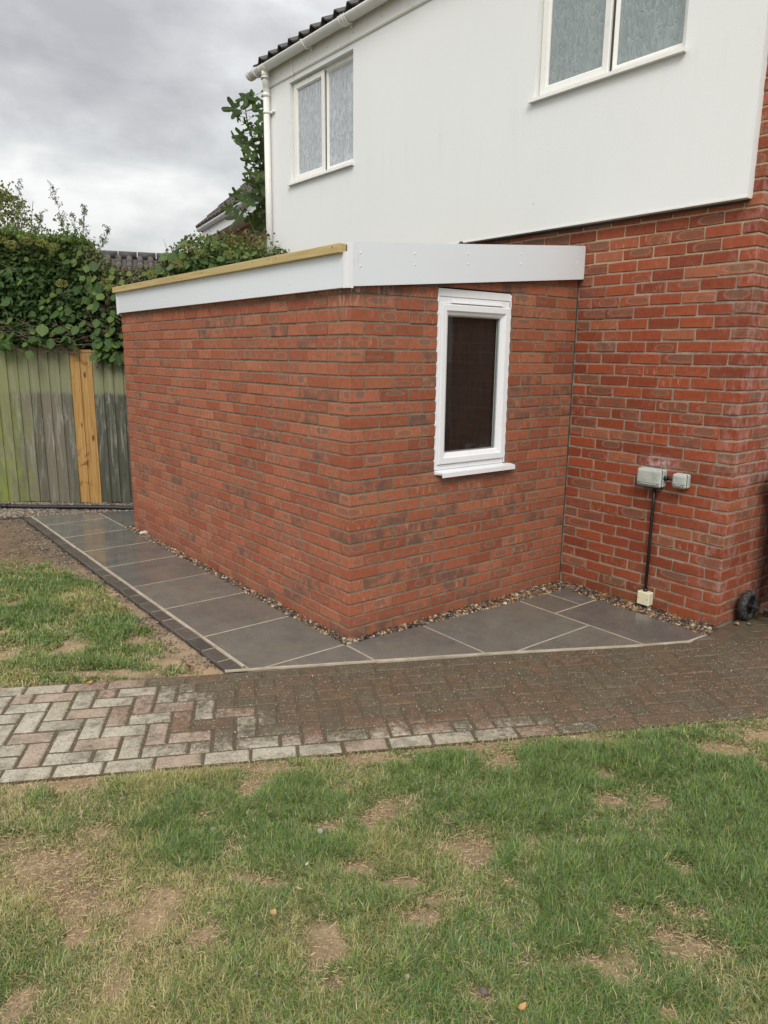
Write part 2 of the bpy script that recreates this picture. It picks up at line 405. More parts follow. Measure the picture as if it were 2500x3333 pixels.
s.set('Base Color', c)
wetn = s.noise(P_, 1.7, 5, .6)
s.set('Roughness', s.rng(s.math('ADD', s.math('MULTIPLY', wetn, .8), s.math('MULTIPLY', s.noise(P_, 40, 3), .2)), .42, .62, .04, .36))
s.set('Specular IOR Level', .55)
s.bump(s.math('ADD', s.math('MULTIPLY', s.noise(P_, 5, 3), .5), s.math('MULTIPLY', s.noise(P_, 45, 4), .10)), .09, .008)
m_joint = mortar_material('sand coloured jointing', (.34, .29, .21), (.48, .41, .31), .7)
m_kerb = M('dark charcoal block', rough=.35); s = m_kerb; P_ = s.pos(); r = s.rnds(2.)
c = s.mix(r[0], (.050, .045, .039), (.095, .082, .068)); c = s.mix(s.rng(s.noise(P_, 45, 4, .7), .56, .68, 0, .4), c, (.24, .21, .17))
s.set('Base Color', c); s.bump(s.noise(P_, 130, 4), .5, .004); s.set('Roughness', s.rng(s.noise(P_, 8, 3), .4, .6, .25, .6))
# block paving
m_paver = M('worn concrete block', rough=.8); s = m_paver; P_ = s.pos(); r = s.rnds(4.); X_ = s.xyz(P_)
red = s.mix(r[0], (.165, .082, .045), (.235, .120, .070)); grey = s.mix(r[2], (.105, .088, .058), (.165, .138, .092))
c = s.mix(s.math('GREATER_THAN', r[1], .50), grey, red)
worn = s.mix(s.math('GREATER_THAN', r[1], .74), (.46, .42, .33), (.40, .31, .235))
worn = s.mix(s.rng(r[0], 0, 1, 0, .5), worn, s.mix(1, worn, (.62, .60, .55), 'MULTIPLY'))
# worn pale areas lie towards the left and the front edge; dark damp growth towards the wall
pv_ = s.math('ADD', s.math('MULTIPLY', s.math('SUBTRACT', X_[0], -1.8), -.4724), s.math('MULTIPLY', s.math('SUBTRACT', X_[1], .552), -.8814))
wob = s.math('MULTIPLY', s.math('SUBTRACT', s.noise(P_, 2.6, 4, .6), .5), 1.1)
rb = s.math('MULTIPLY', s.math('SUBTRACT', r[2], .5), .35)
xr = s.rng(s.math('ADD', s.math('ADD', X_[0], wob), rb), -.85, -1.45)
fe = s.math('MULTIPLY', s.rng(s.math('ADD', pv_, s.math('MULTIPLY', wob, .22)), .60, .84), s.rng(s.math('ADD', X_[0], wob), .75, -.35))
w_ = s.math('MAXIMUM', xr, fe, clamp=True)
wn = s.noise(s.map(P_, (1, 1, 1)), 34, 6, .75)
wear = s.rng(s.math('ADD', wn, s.math('MULTIPLY', w_, .30)), .60, .74)
c = s.mix(s.math('MULTIPLY', wear, s.rng(w_, .05, .3)), c, worn)
damp = s.math('MULTIPLY', s.rng(s.noise(P_, 26, 5, .7), .30, .58), s.rng(w_, .95, .1))
c = s.mix(s.math('MULTIPLY', s.rng(w_, .5, .0), .38), c, (.115, .080, .048))
c = s.mix(s.math('MULTIPLY', damp, .80), c, s.mix(s.noise(P_, 4, 3), (.055, .042, .020), (.095, .062, .034)))
c = s.mix(s.math('MULTIPLY', s.rng(s.noise(P_, 7, 5, .7), .46, .70), .75), c, (.075, .060, .036))
c = s.mix(s.math('MULTIPLY', s.rng(s.noise(P_, 90, 4, .8), .50, .62), .5), c, (.085, .072, .048))
c = s.mix(s.math('MULTIPLY', s.rng(s.noise(P_, 19, 5, .8), .55, .66), .5), c, (.10, .085, .06))
grit = s.rng(s.vor(P_, 95), .17, .09); gm = s.rng(s.noise(P_, 11, 3), .38, .58)
c = s.mix(s.math('MULTIPLY', s.math('MULTIPLY', grit, gm), .65), c, (.50, .42, .30))
s.set('Base Color', c)
s.set('Roughness', s.rng(s.noise(P_, 3, 4), .35, .65, .5, .9))
s.bump(s.math('ADD', s.noise(P_, 150, 4, .7), s.math('MULTIPLY', grit, .5)), .7, .005)
m_sand = M('mossy joint sand', rough=.95); s = m_sand; P_ = s.pos()
c = s.mix(s.noise(P_, 6, 4), (.060, .046, .023), (.115, .085, .050)); c = s.mix(s.rng(s.vor(P_, 190), .2, .1, 0, .7), c, (.42, .34, .24))
s.set('Base Color', c); s.bump(s.noise(P_, 220, 4), .8, .006)
# ground: bare soil and thatch
m_soil = M('lawn soil', rough=.95); s = m_soil; P_ = s.pos(); bare = s.attr('bare')
soil = s.mix(s.rng(s.noise(P_, 5, 5, .6), .35, .68), (.20, .135, .078), (.38, .28, .17))
soil = s.mix(s.rng(s.noise(P_, 1.3, 3), .5, .65, 0, .6), soil, (.42, .29, .16))
soil = s.mix(s.rng(s.noise(P_, 60, 5, .75), .5, .72, 0, .7), soil, (.34, .25, .17))
soil = s.mix(s.rng(s.noise(P_, 34, 5, .75), .42, .30, 0, .8), soil, (.07, .045, .028))
soil = s.mix(s.rng(s.vor(P_, 75), .13, .08, 0, .8), soil, (.47, .40, .30))
soil = s.mix(s.math('MULTIPLY', s.rng(s.xyz(P_)[1], 1.8, 2.9), .75), soil, s.mix(1, soil, (.38, .34, .31), 'MULTIPLY'))
thatch = s.mix(s.rng(s.noise(P_, 70, 5, .75), .35, .65), (.085, .075, .034), (.27, .205, .11))
s.set('Base Color', s.mix(s.rng(bare, .2, .7), thatch, soil))
s.bump(s.math('ADD', s.noise(P_, 45, 6, .75), s.math('MULTIPLY', s.noise(P_, 200, 3), .4)), .9, .012)
m_far = M('rough ground', (.09, .085, .045), .95)
# vegetation: colour sits on each leaf / blade as attribute 'tint'
def veg(name, trans=.25, rough=.5, spec=.4):
    s = M(name, rough=rough); s.set('Specular IOR Level', spec)
    c = s.n('Attribute', attribute_name='tint').outputs['Color']
    s.set('Base Color', c)
    tr = s.n('BsdfTranslucent', {'Color': s.mix(1, c, (1.5, 1.6, .8), 'MULTIPLY')})
    mx = s.n('MixShader', {0: trans, 1: s.b.outputs[0], 2: tr.outputs[0]})
    s.t.links.new(mx.outputs[0], s.out.inputs[0]); return s
m_grass = veg('grass blades', .2, .55)
m_leafs = veg('hedge foliage', .22, .55, .18)
def leafmat(name, cols, rough=.5, trans=.25, spec=.22):
    s = M(name, rough=rough); s.set('Specular IOR Level', spec); r = s.rnds(9.)
    c = s.mix(r[0], cols[0], cols[1]); c = s.mix(s.rng(r[1], .8, 1, 0, .7), c, cols[2])
    U = s.n('UVMap').outputs[0]; ux = s.xyz(U)
    vein = s.rng(s.math('ABSOLUTE', ux[0]), .035, .012, 0, .35)
    side_ = s.math('PINGPONG', s.math('SUBTRACT', ux[1], s.math('MULTIPLY', s.math('ABSOLUTE', ux[0]), .8)), .09)
    vein = s.math('MAXIMUM', vein, s.rng(side_, .012, .004, 0, .22))
    c = s.mix(vein, c, s.mix(.5, c, (.30, .34, .14)))
    s.set('Base Color', c); s.bump(s.math('MULTIPLY', side_, -1.), .5, .05)
    tr = s.n('BsdfTranslucent', {'Color': s.mix(1, c, (1.6, 1.7, .8), 'MULTIPLY')})
    mx = s.n('MixShader', {0: trans, 1: s.b.outputs[0], 2: tr.outputs[0]})
    s.t.links.new(mx.outputs[0], s.out.inputs[0]); return s
m_leaf = leafmat('heart shaped leaf', ((.040, .085, .022), (.085, .150, .042), (.14, .20, .055)))
m_leaf_hi = leafmat('fresh heart shaped leaf', ((.085, .145, .028), (.13, .19, .045), (.17, .21, .06)))
m_fig = leafmat('fig leaf', ((.026, .050, .012), (.050, .090, .018), (.085, .14, .03)), .55, .3, .22)
m_twig = M('twig bark', rough=.85); s = m_twig
s.set('Base Color', s.mix(s.noise(s.pos(), 12, 4), (.075, .052, .032), (.19, .145, .095)))
m_stem = M('green stem', (.10, .11, .045), .6)
m_core = M('hedge shade core', rough=.95); s = m_core
s.set('Base Color', s.mix(s.noise(s.pos(), 18, 5), (.012, .016, .007), (.04, .045, .02)))  # near black tone stands for the shade inside the hedge
m_pebble = M('river pebble', rough=.28); s = m_pebble
c = s.n('Attribute', attribute_name='tint').outputs['Color']
s.set('Base Color', s.mix(s.rng(s.noise(s.pos(), 200, 3), .4, .7, 0, .4), c, s.mix(1, c, (.6, .55, .5), 'MULTIPLY')))
m_tile = M('dark concrete tile', rough=.6); s = m_tile; P_ = s.pos()
c = s.mix(s.noise(P_, 20, 5, .7), (.018, .018, .017), (.065, .06, .052)); c = s.mix(s.rng(s.noise(P_, 50, 4), .6, .7, 0, .6), c, (.20, .19, .15))
s.set('Base Color', c); s.bump(s.noise(P_, 80, 4), .6, .006)
m_tile_far = M('brown concrete tile', rough=.85); s = m_tile_far
s.set('Base Color', s.mix(s.noise(s.pos(), 5, 5), (.055, .045, .040), (.11, .092, .082)))
m_felt = M('black roof membrane', (.03, .03, .032), .5)
m_brick_far = M('far pink brick', rough=.9); s = m_brick_far; r = s.rnds(8.)
s.set('Base Color', s.mix(r[0], (.21, .105, .078), (.30, .165, .125)))
m_mortar_far = M('far mortar', (.25, .20, .165), .9)
# glass
def obscure(name, a, b, seed):
    s = M(name, rough=.06); P = s.pos(); s.set('Specular IOR Level', .8)
    Q = s.map(P, (1, 1, .62), (seed, seed, seed))
    wv = s.vmath('ADD', Q, s.vmath('MULTIPLY', s.noise(P, 9, 3, col=True), (.05, .05, .05)))
    d1 = s.vor(s.map(wv, (40, 40, 26)), 1., 'SMOOTH_F1'); d2 = s.vor(s.map(wv, (36, 36, 15), (5, 5, 5)), 1., 'DISTANCE_TO_EDGE')
    cu = s.noise(s.map(P, (55, 55, 1.6)), 1., 3, .5, .4)
    h = s.math('ADD', s.math('MULTIPLY', d1, .9), s.rng(d2, 0., .16, -.5, 0))
    c = s.mix(s.rng(h, -.2, .75), b, a)
    c = s.mix(s.rng(cu, .4, .65, 0, .5), c, s.mix(1, c, (.70, .74, .78), 'MULTIPLY'))
    c = s.mix(s.rng(d2, .055, .01, 0, .28), c, (.58, .62, .64))
    s.set('Base Color', c); s.bump(h, .6, .006); return s
m_glass1 = obscure('obscure glass far', (.56, .59, .62), (.30, .33, .36), 1.3)
m_glass2 = obscure('obscure glass near', (.30, .345, .34), (.19, .23, .23), 4.1)
m_glass = M('clear glass'); s = m_glass
fr = s.n('Fresnel', {'IOR': 1.5}); gl_ = s.n('BsdfGlossy', {'Roughness': .02}); tp = s.n('BsdfTransparent', {'Color': (.86, .88, .87)})
mx = s.n('MixShader', {0: s.math('MULTIPLY', fr.outputs[0], .07), 1: tp.outputs[0], 2: gl_.outputs[0]}); s.t.links.new(mx.outputs[0], s.out.inputs[0])
m_brownboard = M('dark brown board', rough=.6); s = m_brownboard
g = s.noise(s.map(s.pos(), (90, 90, 5)), 1., 5, .7, .5)
s.set('Base Color', s.mix(s.rng(g, .35, .72), (.016, .007, .005), (.050, .026, .018)))
m_spacer = M('grey spacer bar', (.32, .33, .33), .4)

# ================================================================== GROUND
OX, OY = -1.8, .552; TX, TY = .8814, -.4724; NX, NY = -.4724, -.8814; PW = .895     # the block path's frame
def path_uv(x, y): return (x-OX)*TX+(y-OY)*TY, (x-OX)*NX+(y-OY)*NY
BARE = [(-1.09,-1.4,.05,.04),(-1.2,-.99,.05,.09),(-1.45,-1.05,.05,.03),(-1.4,-1.84,.06,.085),(-1.46,-1.96,.04,.04),(-1.68,-1.6,.06,.05),(-1.81,-1.42,.06,.06),(-1.96,-1.0,.15,.12),(-1.92,-1.2,.12,.10),(-1.77,-.9,.07,.03),(-1.46,-1.44,.04,.02),(-1.14,-1.63,.06,.04),(-1.78,-.53,.09,.04),(-2.03,-.78,.06,.05),(-2.15,-1.5,.05,.05),(-1.71,-1.35,.07,.03),(-1.97,-1.35,.03,.04),(-1.4,-1.52,.05,.03),(-.95,-1.45,.05,.05),(-.26,-1.46,.1,.08),(-.31,-1.3,.2,.05),(-.7,-1.12,.16,.03),(-1.1,-.9,.2,.03),(.59,-2.02,.12,.07),(.59,-2.18,.03,.05),(.9,-2.1,.2,.1),(.2,-1.62,.12,.04),(-.01,-1.81,.04,.04),(-.76,-1.82,.06,.09),(-.13,-1.92,.05,.03),(0,-2.05,.04,.03),(-1.07,-1.77,.08,.03),(-.79,-2.0,.03,.02),(-.28,-2.31,.045,.03),(-.61,-2.29,.035,.035),(-.42,-2.45,.03,.025),(-.47,-2.38,.03,.03),(-1.12,-1.91,.08,.04),(-1.17,-2.24,.06,.04),(-.59,-2.42,.05,.03),(-.88,-1.45,.04,.07),(-1.04,-1.89,.04,.02),(-.56,-2.5,.08,.05),(-.86,-2.33,.04,.02),(-.82,-2.58,.03,.02),
 (-1.0,4.04,.5,.42),(-.93,3.17,.43,.42),(-.58,3.52,.2,.5),(-1.3,3.3,.3,.3),(-1.38,.9,.12,.17),(-1.66,1.03,.09,.14),(-.93,.36,.2,.14),(-1.01,.76,.10,.1),(-1.27,.39,.42,.05),(-1.45,1.92,.08,.08),(-1.62,1.41,.04,.08),(-.87,.24,.14,.12),(-1.7,3.6,.5,.8)]
LUSH = [(-1.23,2.27,.31,.29),(-1.42,1.67,.23,.28),(-1.47,1.1,.16,.15),(-1.14,.86,.19,.22),(-1.48,.7,.25,.13),(-1.33,.53,.13,.09),(-.15,-1.52,.09,.07),(-.41,-1.37,.1,.09),(.33,-1.96,.3,.1),(-.21,-1.67,.25,.13),(-.17,-2.38,.12,.1),(-.81,-2.25,.1,.06),(-.71,-1.93,.12,.07),(-.55,-2.14,.25,.13),(-1.87,-.52,.06,.07),(-1.57,-1.01,.13,.08),(-1.07,-1.17,.18,.12),(-1.56,-1.19,.12,.07),(-1.18,-1.49,.16,.05),(.1,-1.75,.3,.12),(-.5,-1.75,.25,.12),(.3,-2.3,.3,.2)]
def blobs(x, y, L, soft=.35):
    out = np.zeros_like(x); wob = .55*(vnoise(x, y, .045, 5)-.5)*2+.35*(vnoise(x, y, .13, 6)-.5)*2
    for (a, b, rx, ry) in L:
        u = (x-a)*.783-(y-b)*.622; v_ = (x-a)*.61+(y-b)*.76
        d = np.sqrt((u/rx)**2+(v_/ry)**2)+wob*1.3
        out = np.maximum(out, np.clip((1.45-d)/1.0, 0, 1))
    return out
def left_strip(x, y):       # gravelly soil beside the dark kerb blocks
    wd = .13+.10*(vnoise(x, y, .25, 9)-.5)*2+.05*np.clip(y-2.2, 0, 2)
    return np.clip((x-(-.80-wd))/.06, 0, 1)*((y > -.2) & (x < -.6))
def density(x, y):
    pu, pv = path_uv(x, y)
    n_ = vnoise(x, y, .16, 11, 4); big = vnoise(x, y, .7, 12, 3)
    front = pv > PW*.5
    d = .72+1.0*(n_-.5)*2*.95+.7*(big-.5)
    d = d+np.where(front, np.clip((x+1.5)*.22, -.25, .3), .1)
    d = np.clip(d, .05, 1)+.55*blobs(x, y, LUSH)
    d = d*(1-.97*blobs(x, y, BARE))
    d = d*(1-left_strip(x, y))
    edge = np.where(front, pv-PW, -pv)
    d = d*np.clip((edge+.02)/.09+1.1*(vnoise(x, y, .12, 21)-.55), 0, 1)
    d = d*np.where((~front) & (y > 3.1), np.clip((3.5-y)/.5, 0, 1), 1)
    return np.clip(d, 0, 1.3)
def covered(x, y):          # under paving, slabs, house or extension
    pu, pv = path_uv(x, y)
    a = (pv > -.02) & (pv < PW-.025)
    b = (x > -.79) & (pv <= .3)
    return a | b
# big sheet to the horizon, and the modelled part on top of it
link_ = B().add([(-150, -150, -.06), (150, -150, -.06), (150, 150, -.06), (-150, 150, -.06)], [(0, 1, 2, 3)])
kind(link_.build('ground', m_far), 'structure')
def fine_ground(name, x0, x1, y0, y1, st):
    nx, ny = int((x1-x0)/st)+1, int((y1-y0)/st)+1
    X, Y = np.meshgrid(np.linspace(x0, x1, nx), np.linspace(y0, y1, ny), indexing='ij'); X = X.ravel(); Y = Y.ravel()
    ls = left_strip(X, Y)
    Z = -.012+.016*(vnoise(X, Y, .25, 3)-.5)+.008*(vnoise(X, Y, .09, 4, 2)-.5)+.012*(vnoise(X, Y, .07, 8, 1)-.5)*np.clip(ls+.25*blobs(X, Y, BARE), 0, 1)
    pu, pv = path_uv(X, Y); cov = covered(X, Y)
    Z = np.where(cov, -.045, Z); Z = np.where((~cov) & (pv > PW) & (pv < PW+.05), np.minimum(Z, -.012), Z)
    me = bpy.data.meshes.new(name); me.vertices.add(nx*ny); me.vertices.foreach_set('co', np.stack([X, Y, Z], 1).astype('f').ravel())
    i, j = np.meshgrid(np.arange(nx-1), np.arange(ny-1), indexing='ij'); a = (i*ny+j).ravel()
    q = np.stack([a, a+ny, a+ny+1, a+1], 1)
    me.loops.add(q.size); me.loops.foreach_set('vertex_index', q.ravel()); me.polygons.add(len(q))
    me.polygons.foreach_set('loop_start', np.arange(len(q))*4)
    me.materials.append(m_soil.m); me.update(); me.shade_smooth()
    bare = np.clip(1-density(X, Y)*1.5, 0, 1)
    at = me.attributes.new('bare', 'FLOAT', 'POINT'); at.data.foreach_set('value', bare.astype('f'))
    kind(link(name, me), 'structure')
fine_ground('lawn', -4.2, 3.2, -3.6, 6.2, .02)

# grass ------------------------------------------------------------
def grow(name, box_, per_m2, hmin, hmax, seed, wdt):
    r = np.random.default_rng(seed); x0, x1, y0, y1 = box_
    N = int((x1-x0)*(y1-y0)*per_m2); X = r.uniform(x0, x1, N); Y = r.uniform(y0, y1, N)
    ok = ~covered(X, Y)
    # only ground that this camera, or one a few steps to its side, can see
    dx, dy = X-CP.x, Y-CP.y; dist = np.hypot(dx, dy); fw = (dx*.624+dy*.782)/dist
    ok &= (dist > 1.05) & (fw > .62)
    dn = density(X, Y); ok &= r.random(N) < dn*np.clip(2.6/dist, .3, 1)
    X, Y, dn, dist = X[ok], Y[ok], dn[ok], dist[ok]; N = len(X)
    lush = blobs(X, Y, LUSH); cl = vnoise(X, Y, .05, 31, 2)
    L = r.uniform(hmin, hmax, N)*(.55+.6*np.clip(dn, 0, 1))*(1+.35*lush)*(.75+.5*cl)*(1-.35*blobs(X, Y, BARE))
    flow = vnoise(X, Y, .09, 41, 2)*4*PI+r.normal(0, 1.7, N)
    lean = np.clip(r.normal(1.0, .38, N), .05, 1.5); lie = r.random(N) < .24; lean[lie] = r.uniform(1.35, 1.56, lie.sum())
    dirx, diry = np.cos(flow), np.sin(flow); sx, sy = -diry, dirx
    wv = wdt*(.6+.8*r.random(N))*np.clip(dist/2.6, 1, 1.8)
    z0 = -.014
    m1 = .5*L; a1 = lean*.55
    base = np.stack([X, Y, np.full(N, z0)], 1); D = np.stack([dirx, diry, np.zeros(N)], 1); Sd = np.stack([sx, sy, np.zeros(N)], 1); U = np.array([0, 0, 1.])
    mid = base+D*(m1*np.sin(a1))[:, None]+U*(m1*np.cos(a1))[:, None]
    a2 = np.clip(lean*1.25, 0, 1.75)
    tip = mid+D*(m1*np.sin(a2))[:, None]+U*(m1*np.cos(a2))[:, None]; tip[:, 2] = np.maximum(tip[:, 2], z0+.006)
    h = (wv/2)[:, None]
    V = np.stack([base-Sd*h, base+Sd*h, mid+Sd*h*.9, mid-Sd*h*.9, tip], 1).astype('f')
    # colour
    g0 = np.array([.072, .128, .026]); g1 = np.array([.215, .315, .068]); g2 = np.array([.12, .185, .085]); ol = np.array([.33, .315, .12]); stw = np.array([.58, .47, .27])
    t = r.random((N, 1))**1.3; col = (g0*(1-t)+g1*t)*r.uniform(.6, 1.35, (N, 1))
    bl = (r.random(N) < .28)[:, None]; col = np.where(bl, g2*(.8+.6*t), col)
    yel = vnoise(X, Y, .35, 51, 3); py = np.clip(.27+1.9*(yel-.48)-.5*lush-.20*np.clip(X+1.0, -1, 1), .05, .85)
    k = (r.random(N) < py)[:, None]; col = np.where(k, ol*(.7+.6*t), col)
    ps = np.clip(.07+.50*np.clip(.75-dn, 0, 1)+.25*(py-.2), .03, .75); k = ((r.random(N) < ps) | (lie & (r.random(N) < .55)))[:, None]
    col = np.where(k, stw*(.55+.6*t), col)
    rgba = np.ones((N, 5, 4), 'f'); rgba[:, :, :3] = col[:, None, :]; rgba[:, 4, :3] *= 1.15
    me = bpy.data.meshes.new(name); me.vertices.add(N*5); me.vertices.foreach_set('co', V.ravel())
    b = (np.arange(N)*5)[:, None]; lp = np.concatenate([b+np.array([[0, 1, 2, 3]]), b+np.array([[3, 2, 4]])], 1)
    me.loops.add(lp.size); me.loops.foreach_set('vertex_index', lp.ravel()); me.polygons.add(2*N)
    ls = np.stack([np.arange(N)*7, np.arange(N)*7+4], 1).ravel(); me.polygons.foreach_set('loop_start', ls)
    me.materials.append(m_grass.m); me.update(); me.shade_smooth()
    at = me.attributes.new('tint', 'FLOAT_COLOR', 'POINT'); at.data.foreach_set('color', rgba.ravel())
    o = kind(link(name, me), 'stuff'); o['label'] = 'patchy green and straw coloured grass'; return N
n1_ = grow('grass', (-3.3, 2.0, -3.4, -.2), 105000, .022, .050, 61, .0020)
n2_ = grow('grass', (-3.9, -.7, .0, 3.6), 60000, .026, .052, 62, .0026)
def straw(name, regions, n, seed):    # dead stems lying flat on the bare ground
    r = np.random.default_rng(seed); vs = []; fs = []; cols = []
    P = []
    for (a, b, rx, ry) in regions:
        k = int(n*rx*ry*1000)
        u = r.normal(0, .9, k)*rx; v_ = r.normal(0, .9, k)*ry
        P.append(np.stack([a+u*.783+v_*.61, b-u*.622+v_*.76], 1))
    P = np.concatenate(P); P = P[~covered(P[:, 0], P[:, 1])]; N = len(P)
    A = r.uniform(0, 2*PI, N); L = r.uniform(.006, .022, N); wv = r.uniform(.0005, .0012, N)
    d = np.stack([np.cos(A), np.sin(A)], 1); sd_ = np.stack([-d[:, 1], d[:, 0]], 1)
    z = r.uniform(-.006, .006, N)
    V = np.zeros((N, 4, 3), 'f')
    V[:, 0, :2] = P-d*L[:, None]/2-sd_*wv[:, None]; V[:, 1, :2] = P+d*L[:, None]/2-sd_*wv[:, None]*.4
    V[:, 2, :2] = P+d*L[:, None]/2+sd_*wv[:, None]*.4; V[:, 3, :2] = P-d*L[:, None]/2+sd_*wv[:, None]
    V[:, :, 2] = z[:, None]+np.array([0, .0012, .0022, .001])
    me = bpy.data.meshes.new(name); me.vertices.add(N*4); me.vertices.foreach_set('co', V.ravel())
    me.loops.add(N*4); me.loops.foreach_set('vertex_index', np.arange(N*4)); me.polygons.add(N); me.polygons.foreach_set('loop_start', np.arange(N)*4)
    me.materials.append(m_grass.m); me.update()
    t = r.random((N, 1)); col = np.array([.50, .375, .215])*(.45+.75*t); rgba = np.ones((N, 4, 4), 'f'); rgba[:, :, :3] = col[:, None]
    at = me.attributes.new('tint', 'FLOAT_COLOR', 'POINT'); at.data.foreach_set('color', rgba.ravel())
    kind(link(name, me), 'stuff')
straw('straw', BARE[:45], 80, 71); straw('straw', BARE[45:], 2.2, 72)

# ================================================================== BLOCK PATH
path = kind(link('block_path', None), 'structure'); path['label'] = 'worn herringbone block path'
BACK = [(-3.6, 1.5165), (-1.8, .552), (-.825, .0297), (.487, -.662), (1.32, -1.12), (1.626, -1.272), (1.80, -1.290), (2.02, -1.262), (4.2, -1.262)]
def path_limit(x):          # back edge of the paving as y over x
    return float(np.interp(x, [b[0] for b in BACK], [b[1] for b in BACK]))
bed = B(); u0, u1 = -2.2, 6.6
pp = [(OX+TX*u_+NX*v_, OY+TY*u_+NY*v_) for u_, v_ in ((u0, 0), (u0, PW), (u1, PW), (u1, -1.1), (3.62, -1.1), (3.62, 0))]
pbed = [(-3.7, 1.57), (-3.7, .52)]+[(OX+TX*u_+NX*PW, OY+TY*u_+NY*PW) for u_ in (-1.2, 1, 3, 5, 6.6)]+[(4.3, -3.0), (4.2, -1.262), (2.02, -1.262), (1.80, -1.290), (1.626, -1.272), (1.32, -1.12), (.487, -.662), (-.825, .0297), (-1.8, .552)]
bed.prism(pbed[::-1] if False else pbed, -.05, -.004)
kind(bed.build('joint_sand', m_sand, path), 'stuff')
def P2(u_, v_): return (OX+TX*u_+NX*v_, OY+TY*u_+NY*v_)
blocks = []
G = .0060                     # half joint
def add_block(ua, ub, va, vb, halfs=(), minA=.0012):
    # small wobble so that the blocks sit a little uneven
    j = lambda: random.uniform(-.0015, .0015)
    c = [P2(ua+G+j(), vb-G+j()), P2(ub-G+j(), vb-G+j()), P2(ub-G+j(), va+G+j()), P2(ua+G+j(), va+G+j())]
    poly = clip(c, halfs)
    if area(poly) > minA: blocks.append(poly)
cell = (PW-.2)/7
for k in range(-8, 31):
    add_block(k*.2+.06, k*.2+.26, PW-.1, PW)              # front edge course
for k in range(-9, 18):
    add_block(k*.2+.13, k*.2+.33, 0, .1)                  # back edge course
h_front = [side(P2(6, PW-.1), P2(-3, PW-.1))]; fr_ = h_front[0]
fr_ = (*P2(0, PW-.1), -NX, -NY)
bk_ = (*P2(0, .1), NX, NY)
for i in range(-20, 62):
    for j in range(-1, 18):
        s_ = (i-j) % 4
        v0 = PW-.1-(j+1)*cell
        if s_ == 0: r4 = (i*cell, (i+2)*cell, v0, v0+cell)
        elif s_ == 2: r4 = (i*cell, (i+1)*cell, v0, v0+2*cell)
        else: continue
        ua, ub, va, vb = r4
        if va > PW-.1-.02 or ub < -1.6 or ua > 5.3: continue
        um, vm = (ua+ub)/2, (va+vb)/2; cx_, cy_ = P2(um, vm)
        if um < 3.42:
            if vb < .1: continue
            add_block(ua, ub, va, vb, [fr_, bk_])
        else:
            if cx_ > 3.7 or cy_ > -1.20: continue
            hs = [fr_]+([(*P2(0, .108), NX, NY)] if cx_ < 1.62 else [(1.80, -1.395, 0.08, -1)] if cx_ < 2.02 else [(0, -1.275, 0, -1)])
            add_block(ua, ub, va, vb, hs)
for (a, b, c_, d_) in (((1.335, -1.130), (1.47, -1.200), (1.43, -1.29), (1.29, -1.215)), ((1.475, -1.203), (1.62, -1.275), (1.60, -1.375), (1.435, -1.293)), ((1.63, -1.280), (1.79, -1.297), (1.795, -1.39), (1.61, -1.378)), ((1.80, -1.297), (1.99, -1.272), (2.01, -1.37), (1.805, -1.39))):
    blocks.append([a, d_, c_, b])
blocks.sort(key=lambda b: px((sum(p[0] for p in b)/len(b), sum(p[1] for p in b)/len(b), 0))[2] if -150 < px((b[0][0], b[0][1], 0))[0] < 2700 else 99)
rest = B(); restr = []
for n_, b in enumerate(blocks):
    ar = sum(b[i-1][0]*b[i][1]-b[i][0]*b[i-1][1] for i in range(len(b)))
    if ar < 0: b = b[::-1]
    cx_, cy_ = sum(p[0] for p in b)/len(b), sum(p[1] for p in b)/len(b); top = random.uniform(-.0015, .0025)
    u_, v_ = path_uv(cx_, cy_)
    if n_ < 300:
        q = B().prism([(p[0]-cx_, p[1]-cy_) for p in b], -.04, top, .0065); q.build('brick', m_paver, path, loc=(cx_, cy_, 0)).rotation_euler = (random.gauss(0, .012), random.gauss(0, .012), 0)
    else:
        k = len(rest.f); rest.prism(b, -.04, top, .004); restr += [random.random()]*(len(rest.f)-k)
if rest.v:
    o = kind(rest.build('brickwork', m_paver, path), 'stuff'); at = o.data.attributes.new('rnd', 'FLOAT', 'FACE'); at.data.foreach_set('value', np.array(restr, 'f'))

# ================================================================== SLAB PATIO
patio = kind(link('slab_path', None), 'structure'); patio['label'] = 'wet grey slab path with sand coloured joints'
ML = [(-.800, .040), (.487, -.643), (1.32, -1.118), (1.626, -1.270), (1.80, -1.283)]
def above(a, b, off=0.):       # keep the side away from the camera
    d = Vector((b[0]-a[0], b[1]-a[1])).normalized(); n_ = Vector((-d.y, d.x))
    return (a[0]+n_.x*off, a[1]+n_.y*off, n_.x, n_.y)
border = [above(ML[0], ML[1], .012), above(ML[1], ML[2], .012), above(ML[2], ML[3], .012), above(ML[3], ML[4], .012)]
gedge = above((-.067, -.061), (1.844, -.175)); gedge = (gedge[0], gedge[1], -gedge[2], -gedge[3])
feg = above((-.9, 4.786), (.9, 4.156)); feg = (feg[0], feg[1], -feg[2], -feg[3])
Jh = .0055
def slab(x0, x1, y0, y1, halfs, gl=0):
    p = clip([(x0+Jh, y0+Jh), (x1-Jh, y0+Jh), (x1-Jh, y1-Jh), (x0+Jh, y1-Jh)], halfs)
    if area(p) < .002: return
    cx_, cy_ = sum(q[0] for q in p)/len(p), sum(q[1] for q in p)/len(p)
    B().prism([(q[0]-cx_, q[1]-cy_) for q in p], -.035, .004+random.uniform(-.001, .001), .002).build('slab', m_slab, patio, loc=(cx_, cy_, 0))
ys = [-.05, .56, 1.172, 1.761, 2.385, 2.973, 3.574, 4.19, 4.9]
b01 = border[:2]
slab(-.686, -.067, ys[0], ys[1], [border[0]])
for a, b in zip(ys[1:], ys[2:]): slab(-.686, -.078, a, b, [feg])
slab(-.078, .75, 3.70, 4.9, [feg])
